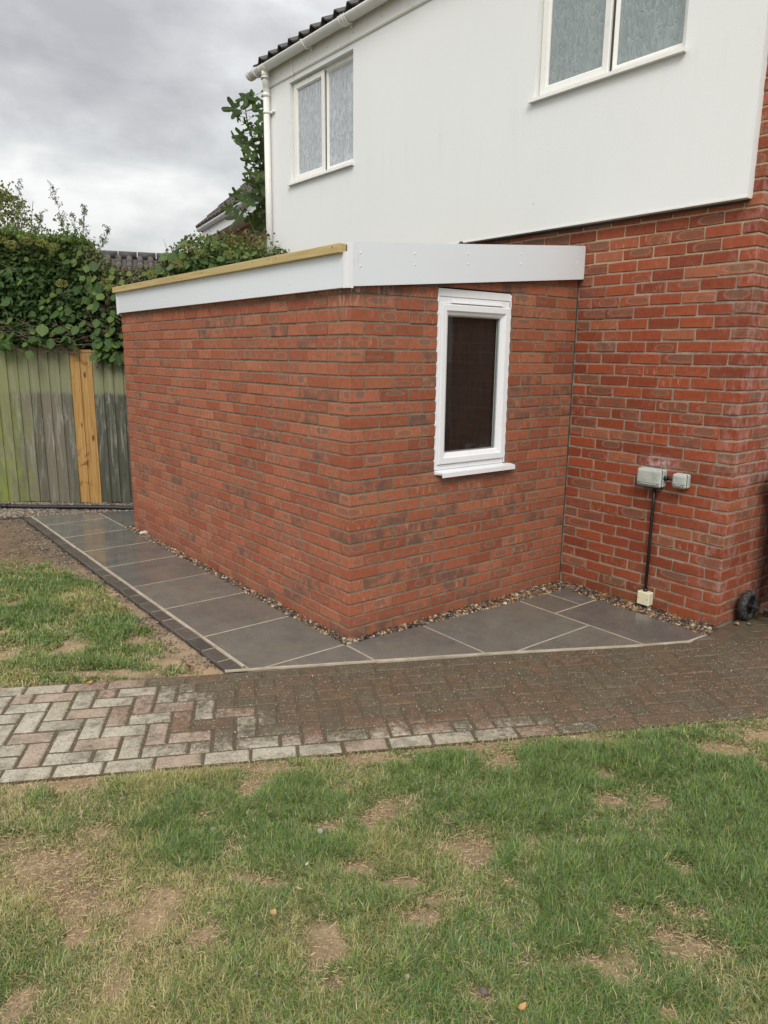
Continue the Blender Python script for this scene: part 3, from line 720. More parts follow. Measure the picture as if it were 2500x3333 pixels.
slab(-.686, -.067, -.6, -.05, [border[0]])
slab(-.067, .505, -.9, 0, [border[0], gedge])
slab(.505, 1.365, -.738, 0, [border[1], gedge, border[0]]); slab(.505, 1.365, -1.3, -.738, [border[1]])
slab(1.365, 1.652, -.462, 0, [gedge]); slab(1.652, 1.846, -.462, 0, [gedge])
rr = above((1.80, -1.283), (1.846, -.462), 0.)   # keeps x below this line
slab(1.365, 1.9, -1.4, -.462, [border[1], border[2], rr])
# jointing bed, a little below the slab tops
jb = B()
jb.prism([(-.684, -.02), (-.067, -.345), (-.069, -.068), (-.086, .02), (-.086, 3.70), (-.072, 3.71), (-.072, 4.47), (-.684, 4.69)], -.03, .0026)
jb.prism([(-.067, -.36), (.487, -.643), (1.32, -1.118), (1.626, -1.270), (1.796, -1.283), (1.838, -.186), (-.066, -.072)], -.03, .0026)
jb.prism([(-.071, 3.71), (.74, 3.71), (.74, 4.195), (-.071, 4.47)], -.03, .0026)
jo = jb.build('joint_bedding', m_joint, patio); kind(jo, 'stuff')
# border line of jointing, laid as a rounded fillet of its own between slabs and blocks
fl = B()
def ribbon(pts, wd, z, zj_=.001, seed=1):
    r = random.Random(seed); vs = []; n_ = 0; L = []
    for a, b in zip(pts, pts[1:]):
        k = max(1, int((Vector(b)-Vector(a)).length/.035))
        L += [(a[0]+(b[0]-a[0])*i/k, a[1]+(b[1]-a[1])*i/k) for i in range(k)]
    L.append(pts[-1])
    for i, p in enumerate(L):
        a, b = Vector(L[max(0, i-1)]), Vector(L[min(len(L)-1, i+1)]); d = (b-a).normalized(); n = Vector((-d.y, d.x))
        w1, w2 = wd/2*r.uniform(.8, 1.2), wd/2*r.uniform(.8, 1.2); zz = z+r.uniform(-zj_, zj_)
        vs += [(p[0]-n.x*w1*1.25, p[1]-n.y*w1*1.25, z-.01), (p[0]-n.x*w1, p[1]-n.y*w1, zz), (p[0]+n.x*w2, p[1]+n.y*w2, zz), (p[0]+n.x*w2*1.25, p[1]+n.y*w2*1.25, z-.01)]
    return vs, [(4*i+k, 4*i+4+k, 4*i+5+k, 4*i+1+k) for i in range(len(L)-1) for k in range(3)]
fl.add(*ribbon([(p[0]+.002, p[1]+.004) for p in ML], .013, .0048, .0007, 3)); fl.add(*ribbon([(-.690, .03), (-.690, 4.70)], .009, .0052, .0006, 4))
o = fl.build('border_jointing', m_joint, patio); kind(o, 'stuff')
# dark kerb blocks on the lawn side
kerb = kind(link('kerb_edging', None), 'structure'); kerb['label'] = 'row of dark blocks edging the slabs'
kb = B(); kb.prism([(-.775, .05), (-.694, .005), (-.694, 4.68), (-.760, 4.68)], -.045, -.003); kind(kb.build('kerb_jointing', m_joint, kerb), 'stuff')
y_ = -.02
while y_ < 4.68:
    y2 = min(y_+.2, 4.70); p = clip([(-.788+.02*(y_/4.7), y_+.004), (-.697, y_+.004), (-.697, y2-.004), (-.788+.02*(y2/4.7), y2-.004)], [above(ML[0], ML[1], .016)])
    if area(p) > .001:
        c_ = (sum(q[0] for q in p)/len(p), sum(q[1] for q in p)/len(p)); t = random.uniform(-.002, .002)
        B().prism([(q[0]-c_[0], q[1]-c_[1]) for q in p], -.045, .001+t, .004).build('brick', m_kerb, kerb, loc=(*c_, 0))
    y_ = y2

# ================================================================== GRAVEL
def ico():
    bm = bmesh.new(); bmesh.ops.create_icosphere(bm, subdivisions=2, radius=1); v_ = np.array([a.co[:] for a in bm.verts]); f = np.array([[a.index for a in q.verts] for q in bm.faces]); bm.free()
    bm = bmesh.new(); bmesh.ops.create_icosphere(bm, subdivisions=1, radius=1); v2 = np.array([a.co[:] for a in bm.verts]); f2 = np.array([[a.index for a in q.verts] for q in bm.faces]); bm.free()
    return (v_, f), (v2, f2)
ICO2, ICO1 = ico()
PEB = np.array([(.50, .34, .16), (.30, .14, .055), (.10, .065, .04), (.045, .042, .042), (.18, .15, .12), (.72, .62, .44), (.40, .22, .08), (.22, .19, .17), (.085, .045, .025), (.46, .32, .22), (.07, .07, .075), (.15, .10, .06), (.06, .045, .035)])*.68
def pebbles(name, polys, per_m2, seed, zc, geo, smin=.006, smax=.013, pal=PEB, relief=.008, layer=.010):
    r = np.random.default_rng(seed); V0, F0 = geo; PP = []
    for poly in polys:
        xs = [p[0] for p in poly]; ysp = [p[1] for p in poly]; n_ = int((max(xs)-min(xs))*(max(ysp)-min(ysp))*per_m2)
        q = np.stack([r.uniform(min(xs), max(xs), n_), r.uniform(min(ysp), max(ysp), n_)], 1)
        ins = np.ones(n_, bool)
        for i in range(len(poly)):
            a, b = poly[i-1], poly[i]; ins &= ((b[0]-a[0])*(q[:, 1]-a[1])-(b[1]-a[1])*(q[:, 0]-a[0])) >= 0
        PP.append(q[ins])
    P = np.concatenate(PP); N = len(P); nv = len(V0)
    sc = np.exp(r.normal(0, .28, (N, 1)))*r.uniform(smin, smax, (N, 1))*np.stack([r.uniform(.8, 1.35, N), r.uniform(.65, 1.0, N), r.uniform(.45, .8, N)], 1)*.62
    ang = r.uniform(0, 2*PI, N); tl = r.normal(0, .45, (N, 2))
    bump_ = 1+.14*r.normal(0, 1, (N, nv, 1)); bump_ = np.clip(bump_, .7, 1.3)
    L = V0[None]*sc[:, None, :]*bump_
    ca, sa = np.cos(tl[:, 0])[:, None], np.sin(tl[:, 0])[:, None]; y, z = L[..., 1]*ca-L[..., 2]*sa, L[..., 1]*sa+L[..., 2]*ca; L = np.stack([L[..., 0], y, z], -1)
    ca, sa = np.cos(tl[:, 1])[:, None], np.sin(tl[:, 1])[:, None]; x, z = L[..., 0]*ca+L[..., 2]*sa, -L[..., 0]*sa+L[..., 2]*ca; L = np.stack([x, L[..., 1], z], -1)
    ca, sa = np.cos(ang)[:, None], np.sin(ang)[:, None]; x, y = L[..., 0]*ca-L[..., 1]*sa, L[..., 0]*sa+L[..., 1]*ca; L = np.stack([x, y, L[..., 2]], -1)
    Zc = zc+relief*(vnoise(P[:, 0], P[:, 1], .06, seed+5)-.5)+r.uniform(-layer, 0, N)
    L[..., 0] += P[:, :1]; L[..., 1] += P[:, 1:2]; L[..., 2] += Zc[:, None]
    F = (F0[None]+(np.arange(N)*nv)[:, None, None]).reshape(-1, 3)
    me = bpy.data.meshes.new(name); me.vertices.add(N*nv); me.vertices.foreach_set('co', L.astype('f').ravel())
    me.loops.add(F.size); me.loops.foreach_set('vertex_index', F.ravel()); me.polygons.add(len(F)); me.polygons.foreach_set('loop_start', np.arange(len(F))*3)
    me.materials.append(m_pebble.m); me.update(); me.shade_smooth()
    c = pal[r.integers(0, len(pal), N)]*r.uniform(.7, 1.25, (N, 1)); rgba = np.ones((N, nv, 4), 'f'); rgba[:, :, :3] = c[:, None]
    at = me.attributes.new('tint', 'FLOAT_COLOR', 'POINT'); at.data.foreach_set('color', rgba.ravel()); return me
gb = B()
gb.prism([(-.08, -.07), (.0, -.09), (.02, 0), (.02, 3.72), (-.08, 3.72)], -.05, -.012)
gb.prism([(.02, -.09), (1.844, -.18), (2.03, -.18), (2.03, .02), (.02, .02)], -.05, -.012)
gb.prism([(1.80, -1.29), (2.03, -1.27), (2.03, -.18), (1.846, -.18)], -.05, -.012)
gb.prism([(-1.2, 4.88), (1.2, 4.04), (1.5, 4.2), (-.8, 6.0), (-1.6, 5.9)], -.05, -.010)
kind(gb.build('gravel_bed', M('wet grit', (.055, .042, .03), .8)), 'structure')
poly_long = [(-.080, .55), (.004, .55), (.004, 3.68), (-.074, 3.72)]
poly_corner = [(-.080, -.055), (.004, -.072), (.004, .55), (-.080, .55)]
poly_win = [(-.075, -.066), (1.844, -.178), (2.0, -.19), (2.0, .004), (-.02, .004)]
poly_house = [(1.803, -1.275), (1.93, -1.255), (2.012, -1.20), (2.012, -.16), (1.846, -.17)]
kind(link('gravel', pebbles('gravel', [poly_corner, poly_win, poly_house], 9500, 81, -.002, ICO2, .012, .021)), 'stuff')
kind(link('gravel', pebbles('gravel', [poly_long], 9000, 82, -.002, ICO2, .012, .022)), 'stuff')
pal2 = .72*np.array([(.42, .36, .28), (.30, .25, .20), (.22, .18, .14), (.50, .44, .34), (.16, .13, .10), (.34, .24, .17)])
kind(link('gravel', pebbles('gravel', [[(-1.0, 4.83), (.9, 4.16), (1.2, 4.3), (-.75, 5.75), (-1.5, 5.6)]], 9000, 83, .004, ICO1, .009, .019, pal2, .02)), 'stuff')
kind(link('gravel', pebbles('gravel', [[(-.93, .2), (-.80, .1), (-.785, 4.7), (-1.0, 4.7)]], 4600, 84, -.006, ICO1, .004, .011, pal2*.85, .01, .006)), 'stuff')
kind(link('gravel', pebbles('gravel', [[(-1.7, 2.9), (-.8, 2.7), (-.79, 4.8), (-1.8, 4.9)]], 450, 85, -.006, ICO1, .005, .013, pal2*.6, .01, .006)), 'stuff')
kind(link('gravel', pebbles('gravel', [[(a-.10, b-.10), (a+.12, b-.08), (a+.10, b+.10), (a-.10, b+.10)] for (a, b, _, _) in BARE[:24:2]], 260, 87, -.006, ICO1, .004, .012, pal2*1.1, .006, .004)), 'stuff')
# pale grit washed over the blocks
grit_poly = [P2(-.6, PW), P2(5.2, PW), P2(5.2, .02), P2(-.6, .02)]
kind(link('grit', pebbles('grit', [grit_poly], 3600, 86, .004, ICO1, .0012, .0034, np.array([(.50, .42, .30), (.40, .30, .20), (.60, .54, .42), (.30, .22, .14)]), .001, .002)), 'stuff')

# ================================================================== EXTENSION
LX, LY = 2.004, 3.62; FT = lambda x: .0998+.0
zj = lambda k: .064+.075*(26-k)
ext = thing('extension', 'single storey red brick extension with white fascia and one narrow window', 'extension')
wall1 = B(); D_ = .0045           # mortar face lies this far behind the brick face
wall1.box((D_, D_, -.06), (.25, LY-.002, 2.20)); w_long = wall1.build('side_wall', m_mortar_new, ext)
OXa, OXb, OZa, OZb = .664, 1.312, .964, 2.089
wb = B(); wb.box((.251, D_, -.06), (OXa-.002, .12, 2.20)); wb.box((OXb+.002, D_, -.06), (LX, .12, 2.34)); wb.box((OXa-.001, D_, -.06), (OXb+.001, .12, OZa-.004)); wb.box((OXa-.001, D_, OZb+.004), (OXb+.001, .12, 2.26))
w_win = wb.build('window_wall', m_mortar_new, ext)
recs = []
def ext_top(x): return 2.09 if x is None else 2.15+.1*x
for k in range(-5, 28):
    z0 = zj(k+1)+.0056; z1 = zj(k)-.0056
    if k == 26: z0 = -.012
    if k == 27: continue
    zc, hz = (z0+z1)/2, z1-z0
    odd = k % 2 == 1
    # corner
    cl_, cw = ((.1025, .2127) if odd else (.2102, .1015)) if True else 0
    if k >= -1:
        pr = random.uniform(-.001, .001)
        recs.append(((cw/2+pr, cl_/2+pr, zc), (cw, cl_, hz), m_brick_new, 'L'))
        y0 = cl_+.010
        while y0 < LY-.02:
            y1 = min(y0+.2085, LY)
            wdx = .06
            recs.append(((wdx/2+random.uniform(-.0018, .0012), (y0+y1)/2, zc), (wdx, y1-y0, hz), m_brick_new, 'L'))
            y0 = y1+.0115
    x0 = cw+.010
    while x0 < LX-.02:
        x1 = min(x0+.2127, LX-.003)
        segs = [(x0, x1)]
        if zc > OZa and zc < OZb:
            segs = [(a, b) for a, b in ((x0, min(x1, OXa)), (max(x0, OXb), x1)) if b-a > .012]
        for a, b in segs:
            xm = (a+b)/2
            if z0 < 2.075+.088*xm: recs.append(((xm, .03+random.uniform(-.0012, .0018), zc), (b-a, .06, hz), m_brick_win, 'W'))
        x0 = x1+.010
lay(recs, lambda r: w_win if r[3] == 'W' else w_long, 300)
B().box((2.0014, .0005, -.02), (2.0097, .03, 2.24)).build('corner_gap', m_seam, ext)
# fascia boards
def slope_board(x0, x1, y0, y1, zb0, zb1, zt0, zt1):
    vs = [(x0, y0, zb0), (x1, y0, zb1), (x1, y0, zt1), (x0, y0, zt0), (x0, y1, zb0), (x1, y1, zb1), (x1, y1, zt1), (x0, y1, zt0)]
    return vs, [(0, 1, 2, 3), (5, 4, 7, 6), (4, 0, 3, 7), (1, 5, 6, 2), (3, 2, 6, 7), (4, 5, 1, 0)]
fz = lambda x, z: z+.0875*x
fb = B(); fb.add(*slope_board(-.002, 2.006, -.040, -.006, fz(0, 2.047), fz(2.006, 2.047), fz(0, 2.272), fz(2.006, 2.270)))
f_win = fb.build('fascia_board', m_fascia, ext); f_win['label'] = 'sloping white fascia over the window'
fb = B(); fb.box((-.040, .006, 2.040), (-.006, 3.592, 2.232)); f_long = fb.build('fascia_board', m_fascia, ext); f_long['label'] = 'long white fascia under the timber batten'
ct = B(); ct.box((-.0435, -.0435, 2.036), (-.003, -.0405, 2.268), .0008); ct.box((-.0435, -.0400, 2.036), (-.0405, .0, 2.222), .0008); ct.build('corner_trim', m_upvc, ext)
ct = B(); ct.box((-.045, 3.56, 2.028), (-.0405, 3.604, 2.215), .0008); ct.box((-.045, 3.600, 2.028), (.03, 3.606, 2.215), .0008); ct.build('corner_trim', m_upvc, ext)
capm = B().add(*[(lambda v_, f: (v_, f))([(.0055*math.cos(a)*math.cos(e), .0055*math.sin(a)*math.cos(e), .004*math.sin(e)) for e in (0, .7) for a in [i*PI/4 for i in range(8)]]+[(0, 0, .004)], [(i, (i+1) % 8, 8+(i+1) % 8, 8+i) for i in range(8)]+[(8+i, 8+(i+1) % 8, 16) for i in range(8)])][0])
cme = mesh('screw_cap', capm.v, capm.f, m_upvc, True)
for i, x in enumerate((.045, .435, .86, 1.34, 1.93)):
    for dz_ in ((2.225, 2.165) if i else (2.228, 2.16)):
        o = link('screw_cap', cme, f_win, (x, -.0402, fz(x, dz_)-.01), (PI/2, 0, 0))
for y in (.55, 1.2, 1.9, 2.5, 3.0, 3.4):
    for z in (2.19, 2.095): link('screw_cap', cme, f_long, (-.0402, y+random.uniform(-.03, .03), z), (0, -PI/2, 0))
bt = B(); bt.box((-.070, -.004, 2.218), (-.022, .705, 2.266), .002); bt.build('timber_batten', m_batten, ext)
bt = B(); bt.box((-.071, .708, 2.217), (-.022, 3.612, 2.265), .002); bt.build('timber_batten', m_batten, ext)
nm = mesh('nail_hole', *B().box((-.001, -.003, -.003), (.001, .003, .003)).__dict__.values(), m_seam) if False else None
nb_ = B(); [nb_.box((-.0722, y-.003, 2.25-.003), (-.0705, y+.003, 2.25+.003)) for y in (.06, .66, .75, .95, 1.7, 2.2, 2.9, 3.3)]; nb_.build('nail_hole', m_seam, ext)
rf = B(); rf.add(*slope_board(-.022, 2.0, .0, 3.6, 2.236, 2.236+.177, 2.262, 2.262+.177)); rf.build('roof', m_felt, ext)
rl = B(); rl.tube([(1.0, .18, 2.33), (1.02, .19, 2.385), (1.04, .2, 2.34)], .02, 6); rl.build('roof_trim', m_black, ext)
# mortar smears under the fascia corner come with the brick material; the window:
win = link('window', None, ext)
yF = .010
def picture_frame(b, x0, x1, z0, z1, w_, ya, yb, wt=None):   # mitred-looking frame of four bars
    wt = wt or w_
    b.box((x0, ya, z0), (x0+w_, yb, z1), .003); b.box((x1-w_, ya, z0), (x1, yb, z1), .003)
    b.box((x0+w_, ya+.0005, z0), (x1-w_, yb, z0+w_), .003); b.box((x0+w_, ya+.0005, z1-wt), (x1-w_, yb, z1), .003)
fr = B(); picture_frame(fr, .668, 1.308, .972, 2.036, .030, yF, .08, .040); frame_ = fr.build('frame', m_upvc, win)
tb = B(); tb.box((.668, yF-.003, 2.0375), (1.308, .08, 2.084), .002); tb.build('head_extension', m_upvc, win)
def bevel_ring(x0, x1, z0, z1, rings):   # rings: (inset, y)
    vs = []
    for i, y in rings: vs += [(x0+i, y, z0+i), (x1-i, y, z0+i), (x1-i, y, z1-i), (x0+i, y, z1-i)]
    fs = [(4*a+k, 4*a+(k+1) % 4, 4*a+4+(k+1) % 4, 4*a+4+k) for a in range(len(rings)-1) for k in range(4)]
    return vs, fs
sa = B(); sa.add(*bevel_ring(.691, 1.297, 1.010, 1.992, [(-.002, .03), (-.002, -.002), (.004, -.0085), (.036, -.0085), (.046, .002), (.050, .004), (.060, .009), (.068, .020), (.068, .05)])); sash = sa.build('sash', m_upvc, win)
B().box((.750, .022, 1.070), (1.238, .026, 1.935)).build('glass', m_glass, sash)
sp = B(); picture_frame(sp, .752, 1.236, 1.073, 1.932, .012, .030, .040); sp.build('spacer_bar', m_spacer, sash)
B().box((.72, .060, 1.03), (1.27, .066, 1.97)).build('backing_board', m_brownboard, win)
tv = B(); tv.add([(.770, .010, 2.016), (1.228, .010, 2.016), (1.228, -.006, 2.012), (.770, -.006, 2.012), (.770, -.009, 2.001), (1.228, -.009, 2.001), (1.228, -.002, 1.998), (.770, -.002, 1.998), (.770, .010, 1.999), (1.228, .010, 1.999)], [(0, 3, 2, 1), (3, 4, 5, 2), (4, 7, 6, 5), (7, 8, 9, 6), (0, 8, 7, 4, 3), (1, 2, 5, 6, 9)]); tv.build('trickle_vent', m_upvc, win)
si = B()
si.add([(.662, .02, .971), (1.312, .02, .971), (1.368, -.004, .966), (1.368, -.050, .958), (.686, -.050, .958), (.664, -.004, .966),
        (.662, .02, .948), (1.312, .02, .948), (1.368, -.004, .948), (1.368, -.043, .945), (.690, -.043, .945), (.664, -.004, .948),
        (1.368, -.050, .930), (.686, -.050, .930), (1.368, -.043, .930), (.690, -.043, .930)],
       [(0, 5, 4, 3, 2, 1), (4, 13, 12, 3), (13, 15, 14, 12), (15, 10, 9, 14), (10, 11, 6, 7, 8, 9), (5, 11, 10, 15, 13, 4), (2, 3, 12, 14, 9, 8), (1, 2, 8, 7), (0, 1, 7, 6), (5, 0, 6, 11)])
si.build('sill', m_upvc, win)
sl_ = B(); r_ = random.Random(4)                              # wavy bead of white sealant
for xx, sg in ((.667, -1), (1.309, 1)):
    pts = []; rad = []; z = .975
    while z < 2.08:
        ph = ((z-.064) % .075)/.075; bulge = .5+.5*math.cos(2*PI*ph)
        k_ = 1 if sg < 0 else .35; pts.append((xx+sg*(.0005+.0045*k_*bulge**4), .006-.002*bulge, z)); rad.append(.0042+.0028*k_*bulge**3*r_.uniform(.5, 1.2)); z += .0125
    sl_ = B(); sl_.tube(pts, rad, 7); sl_.build('sealant', m_upvc, win, True)
pass

# ================================================================== HOUSE
HX, XW, ZB = 2.010, 1.950, 2.590        # brick face, rendered face, foot of the render
YR, YL = -1.17, 4.20
D_ = .0062
house = thing('house', 'two storey house with white rendered upper wall over red brick', 'house', (0, 0, 0))
hw = B(); hw.box((HX+D_, -1.235+D_, -.06), (HX+.3, 4.19, 2.70)); hw.box((HX+D_, -1.235+D_, 2.70), (HX+.3, -1.0, 4.5)); hw.box((HX+.12, -1.0, 2.70), (HX+.3, 4.19, 4.5)); hw.box((HX+.301, -1.235+D_, -.06), (5.2, -1.0, 4.5)); hw.box((HX+.3, 3.9, -.06), (7, 4.188, 4.5)); hwall = hw.build('brick_wall', m_mortar_old, house)
recs = []
for m_ in range(-22, 40):
    zc = 1.6048+.075*m_
    if zc > 4.45: break
    z0 = zc-.0325; hz = .065
    if zc < -.02: continue
    even = m_ % 2 == 0
    cy_ = .215 if even else .1025; cx_ = .1025 if even else .215
    j = lambda: random.uniform(-.0022, .002)
    a = j()
    recs.append(((HX+cx_/2+a, -1.235+cy_/2+a, zc), (cx_, cy_, hz), m_brick_old, 'F'))
    y0 = -1.235+cy_+.010
    ymax = 0.0 if zc < 2.20 else (1.25 if zc < 2.63 else -1.02)
    while y0 < ymax-.015:
        y1 = min(y0+.215, .0 if zc < 2.20 else 9)
        recs.append(((HX+.03+j(), (y0+y1)/2, zc), (.06, y1-y0, hz), m_brick_old, 'F')); y0 = y1+.010
    x0 = HX+cx_+.010
    while x0 < HX+1.0:
        recs.append(((x0+.1075, -1.235+.03+j(), zc), (.215, .06, hz), m_brick_old, 'F')); x0 += .225
lay(recs, lambda r: hwall, 300, jit=.0024, bev=.0045)
# foundation step at the foot of the side wall
# rendered panel with openings
W1 = (2.646, 3.768, 3.470, 4.440); W2 = (-.698, .452, 3.487, 4.450)
rp = B()
def wall_rects(ya, yb, za, zb, holes):
    ysx = sorted({ya, yb}|{h[0] for h in holes}|{h[1] for h in holes}); zs = sorted({za, zb}|{h[2] for h in holes}|{h[3] for h in holes})
    for a, b in zip(ysx, ysx[1:]):
        run = None
        for c_, d_ in zip(zs, zs[1:]):
            if any(h[0] <= a and b <= h[1] and h[2] <= c_ and d_ <= h[3] for h in holes): continue
            yield a, b, c_, d_
V = []; F = []
for a, b, c_, d_ in wall_rects(YR, YL, ZB, 4.70, (W1, W2)):
    k = len(V); V += [(XW, a, c_), (XW, b, c_), (XW, b, d_), (XW, a, d_)]; F.append((k, k+3, k+2, k+1))
def quad(*p): k = len(V); V.extend(p); F.append((k, k+1, k+2, k+3))
quad((XW, YR, ZB), (HX+.003, YR, ZB), (HX+.003, YR, 4.7), (XW, YR, 4.7)); quad((XW, YR, ZB), (XW, YL, ZB), (HX+.003, YL, ZB), (HX+.003, YR, ZB))
quad((XW, YL, ZB), (XW, YL, 4.7), (HX+.3, YL, 4.7), (HX+.3, YL, ZB))
for (a, b, c_, d_) in (W1, W2):
    e = XW+.075
    quad((XW, a, c_), (XW, a, d_), (e, a, d_), (e, a, c_)); quad((XW, b, c_), (e, b, c_), (e, b, d_), (XW, b, d_)); quad((XW, a, d_), (XW, b, d_), (e, b, d_), (e, a, d_)); quad((XW, a, c_), (e, a, c_), (e, b, c_), (XW, b, c_))
panel = link('rendered_wall', mesh('rendered_wall', V, F, m_render), house)
bd = B(); bd.box((XW-.004, YR-.001, ZB-.006), (XW+.05, YL, ZB+.004)); bd.build('bell_bead', m_upvc_old, house)
fk = B(); fk.box((XW+.05, YR+.02, ZB-.02), (HX-.001, .93, ZB-.003)); fk.build('soffit_strip', m_seam, house)  # solid dark strip on the brick under the foot of the render
def house_window(W_, gm, split, label):
    y0, y1, z0, z1 = W_; wn = link('window', None, house); wn['label'] = label; xf = XW+.052
    f = B()
    def ring(ya, yb, za, zb, prof):
        vs = []
        for i, x in prof: vs += [(x, ya+i, za+i), (x, yb-i, za+i), (x, yb-i, zb-i), (x, ya+i, zb-i)]
        f.add(vs, [(4*a+k, 4*a+4+k, 4*a+4+(k+1) % 4, 4*a+(k+1) % 4) for a in range(len(prof)-1) for k in range(4)])
    # outer frame + fixed light (near side), opening sash (far side)
    f.box((xf, y0, z0), (xf+.06, y1, z0+.045), .002); f.box((xf+.0005, y0, z1-.045), (xf+.06, y1, z1), .002)
    f.box((xf+.001, y0, z0+.045), (xf+.06, y0+.045, z1-.045), .002); f.box((xf+.001, y1-.045, z0+.045), (xf+.06, y1, z1-.045), .002)
    f.box((xf+.0015, split-.036, z0+.045), (xf+.06, split+.030, z1-.045), .002)
    ring(y0+.040, split-.030, z0+.040, z1-.040, [(0, xf+.004), (.004, xf+.002), (.022, xf+.018), (.022, xf+.04)])
    f.build('frame', m_upvc_old, wn)
    f = B(); ring(split-.012, y1-.018, z0+.016, z1-.018, [(0, xf+.01), (0, xf-.014), (.006, xf-.019), (.048, xf-.016), (.062, xf-.002), (.062, xf+.03)]); sash_ = f.build('sash', m_upvc_old, wn)
    f = B(); f.box((xf-.0005, split-.030, z0+.03), (xf+.0008, split-.0135, z1-.03)); f.build('gasket', m_seam, wn)
    g = B(); g.box((xf+.022, y0+.055, z0+.055), (xf+.028, split-.045, z1-.055)); g.build('pane', gm, wn)
    g = B(); g.box((xf+.006, split+.045, z0+.07), (xf+.012, y1-.07, z1-.07)); g.build('pane', gm, sash_)
    s_ = B(); s_.add([(XW-.036, y0-.018, z0-.028), (XW-.036, y1+.030, z0-.028), (XW-.034, y1+.030, z0-.004), (XW-.034, y0-.018, z0-.004), (xf+.01, y0+.001, z0-.028), (xf+.01, y1-.001, z0-.028), (xf+.01, y1-.001, z0+.004), (xf+.01, y0+.001, z0+.004)],
        [(0, 3, 2, 1), (3, 7, 6, 2), (0, 1, 5, 4), (0, 4, 7, 3), (1, 2, 6, 5)]); s_.build('sill', m_upvc_old, wn)
house_window(W1, m_glass1, 3.195, 'smaller obscure glazed window beside the downpipe')
house_window(W2, m_glass2, -.125, 'obscure glazed window near the brick corner')
# fascia, soffit, gutter
fa = B(); fa.box((1.932, 3.680, 4.497), (1.949, 4.235, 4.70), .001); fa.box((1.931, -2.0, 4.497), (1.949, 3.676, 4.70), .001); fa.box((1.936, -2.0, 4.490), (1.949, 4.235, 4.4965)); fa.build('fascia_board', m_upvc_old, house)
fj = B(); fj.box((1.922, 3.664, 4.480), (1.9305, 3.692, 4.70), .002); fj.build('fascia_joint', m_upvc_old, house)
be = B(); be.box((1.93, 4.236, 4.42), (2.2, 4.262, 4.72), .001); be.build('gable_board', m_upvc_old, house)
pinm = mesh('fascia_pin', capm.v, capm.f, M('grey pin head', (.28, .28, .27), .5), True)
for y in (3.9, 3.45, 3.05, 2.62, 2.2, 1.8, 1.4):
    for z in (4.56, 4.64): link('fascia_pin', pinm, house, (1.9305, y, z), (0, -PI/2, 0))
GX, GZ, GR = 1.862, 4.672, .056
def arc(R, n_=12, a0=PI, a1=2*PI): return [(GX+R*math.cos(a0+(a1-a0)*i/n_), GZ+R*math.sin(a0+(a1-a0)*i/n_)) for i in range(n_+1)]
def gutter_run(b, y0, y1, R, t, lip=0):
    o_ = arc(R); i_ = arc(R-t)[::-1]; prof = o_+i_; n_ = len(prof)
    vs = [(x, y0, z) for x, z in prof]+[(x, y1, z) for x, z in prof]
    b.add(vs, [(k, (k+1) % n_, n_+(k+1) % n_, n_+k) for k in range(n_)]+[tuple(range(n_))[::-1], tuple(range(n_, 2*n_))])
gu = B(); gutter_run(gu, -2.2, 4.43, GR, .003); gut = gu.build('gutter', m_upvc_old, house, True)
for (a, b_, R) in ((4.395, 4.44, GR+.0035), (4.06, 4.17, GR+.004), (2.58, 2.68, GR+.009)):
    q = B(); gutter_run(q, a, b_, R, .004); gutter_run(q, a, a+.008, R+.004, .005); gutter_run(q, b_-.008, b_, R+.004, .005); q.build('gutter_joint', m_upvc_old, gut)
q = B(); q.add([(x, 4.438, z) for x, z in arc(GR-.001)], [tuple(range(13))]); q.build('stop_end', m_upvc_old, gut)
for y in (4.28, 3.30, 2.63, 1.7, .8, -.1, -1.0):
    q = B(); o_ = arc(GR+.013, 12, PI*1.0, PI*2.0); i_ = arc(GR+.001, 12, PI, 2*PI)[::-1]; prof = o_+i_; n_ = len(prof)
    q.add([(x, y-.013, z) for x, z in prof]+[(x, y+.013, z) for x, z in prof], [(k, (k+1) % n_, n_+(k+1) % n_, n_+k) for k in range(n_)]+[tuple(range(n_))[::-1], tuple(range(n_, 2*n_))])
    q.box((GX+GR-.01, y-.014, GZ-.075), (1.9305, y+.014, GZ+.01), .002); q.build('gutter_bracket', m_upvc_old, gut)
# downpipe
PY = 4.165; PXX = 1.900
dp = link('downpipe', None, house)
q = B(); q.tube([(PXX, PY, 2.2), (PXX, PY, 4.43)], .034, 20); q.build('pipe', m_upvc_old, dp, True)
q = B(); q.tube([(GX, 4.115, GZ-.045), (GX, 4.115, GZ-.105)], .038, 20); q.tube([(GX, 4.115, GZ-.10), (GX+.002, 4.12, 4.535), (1.878, 4.14, 4.50), (PXX, PY, 4.45), (PXX, PY, 4.40)], .0345, 20); q.build('offset_bend', m_upvc_old, dp, True)
q = B(); q.tube([(GX, 4.115, GZ-.118), (GX, 4.115, GZ-.104)], .0415, 20); q.build('socket_ring', m_upvc_old, dp, True); q = B(); q.tube([(PXX, PY, 4.392), (PXX, PY, 4.43)], .0395, 20); q.build('socket_ring', m_upvc_old, dp, True)
q = B(); q.tube([(PXX, PY, 4.225), (PXX, PY, 4.250)], .0385, 20); q.box((1.925, PY-.075, 4.226), (1.9495, PY+.02, 4.250), .002); q.tube([(1.944, PY-.088, 4.238), (1.925, PY-.088, 4.238)], .012, 8); q.build('pipe_clip', m_upvc_old, dp, True)
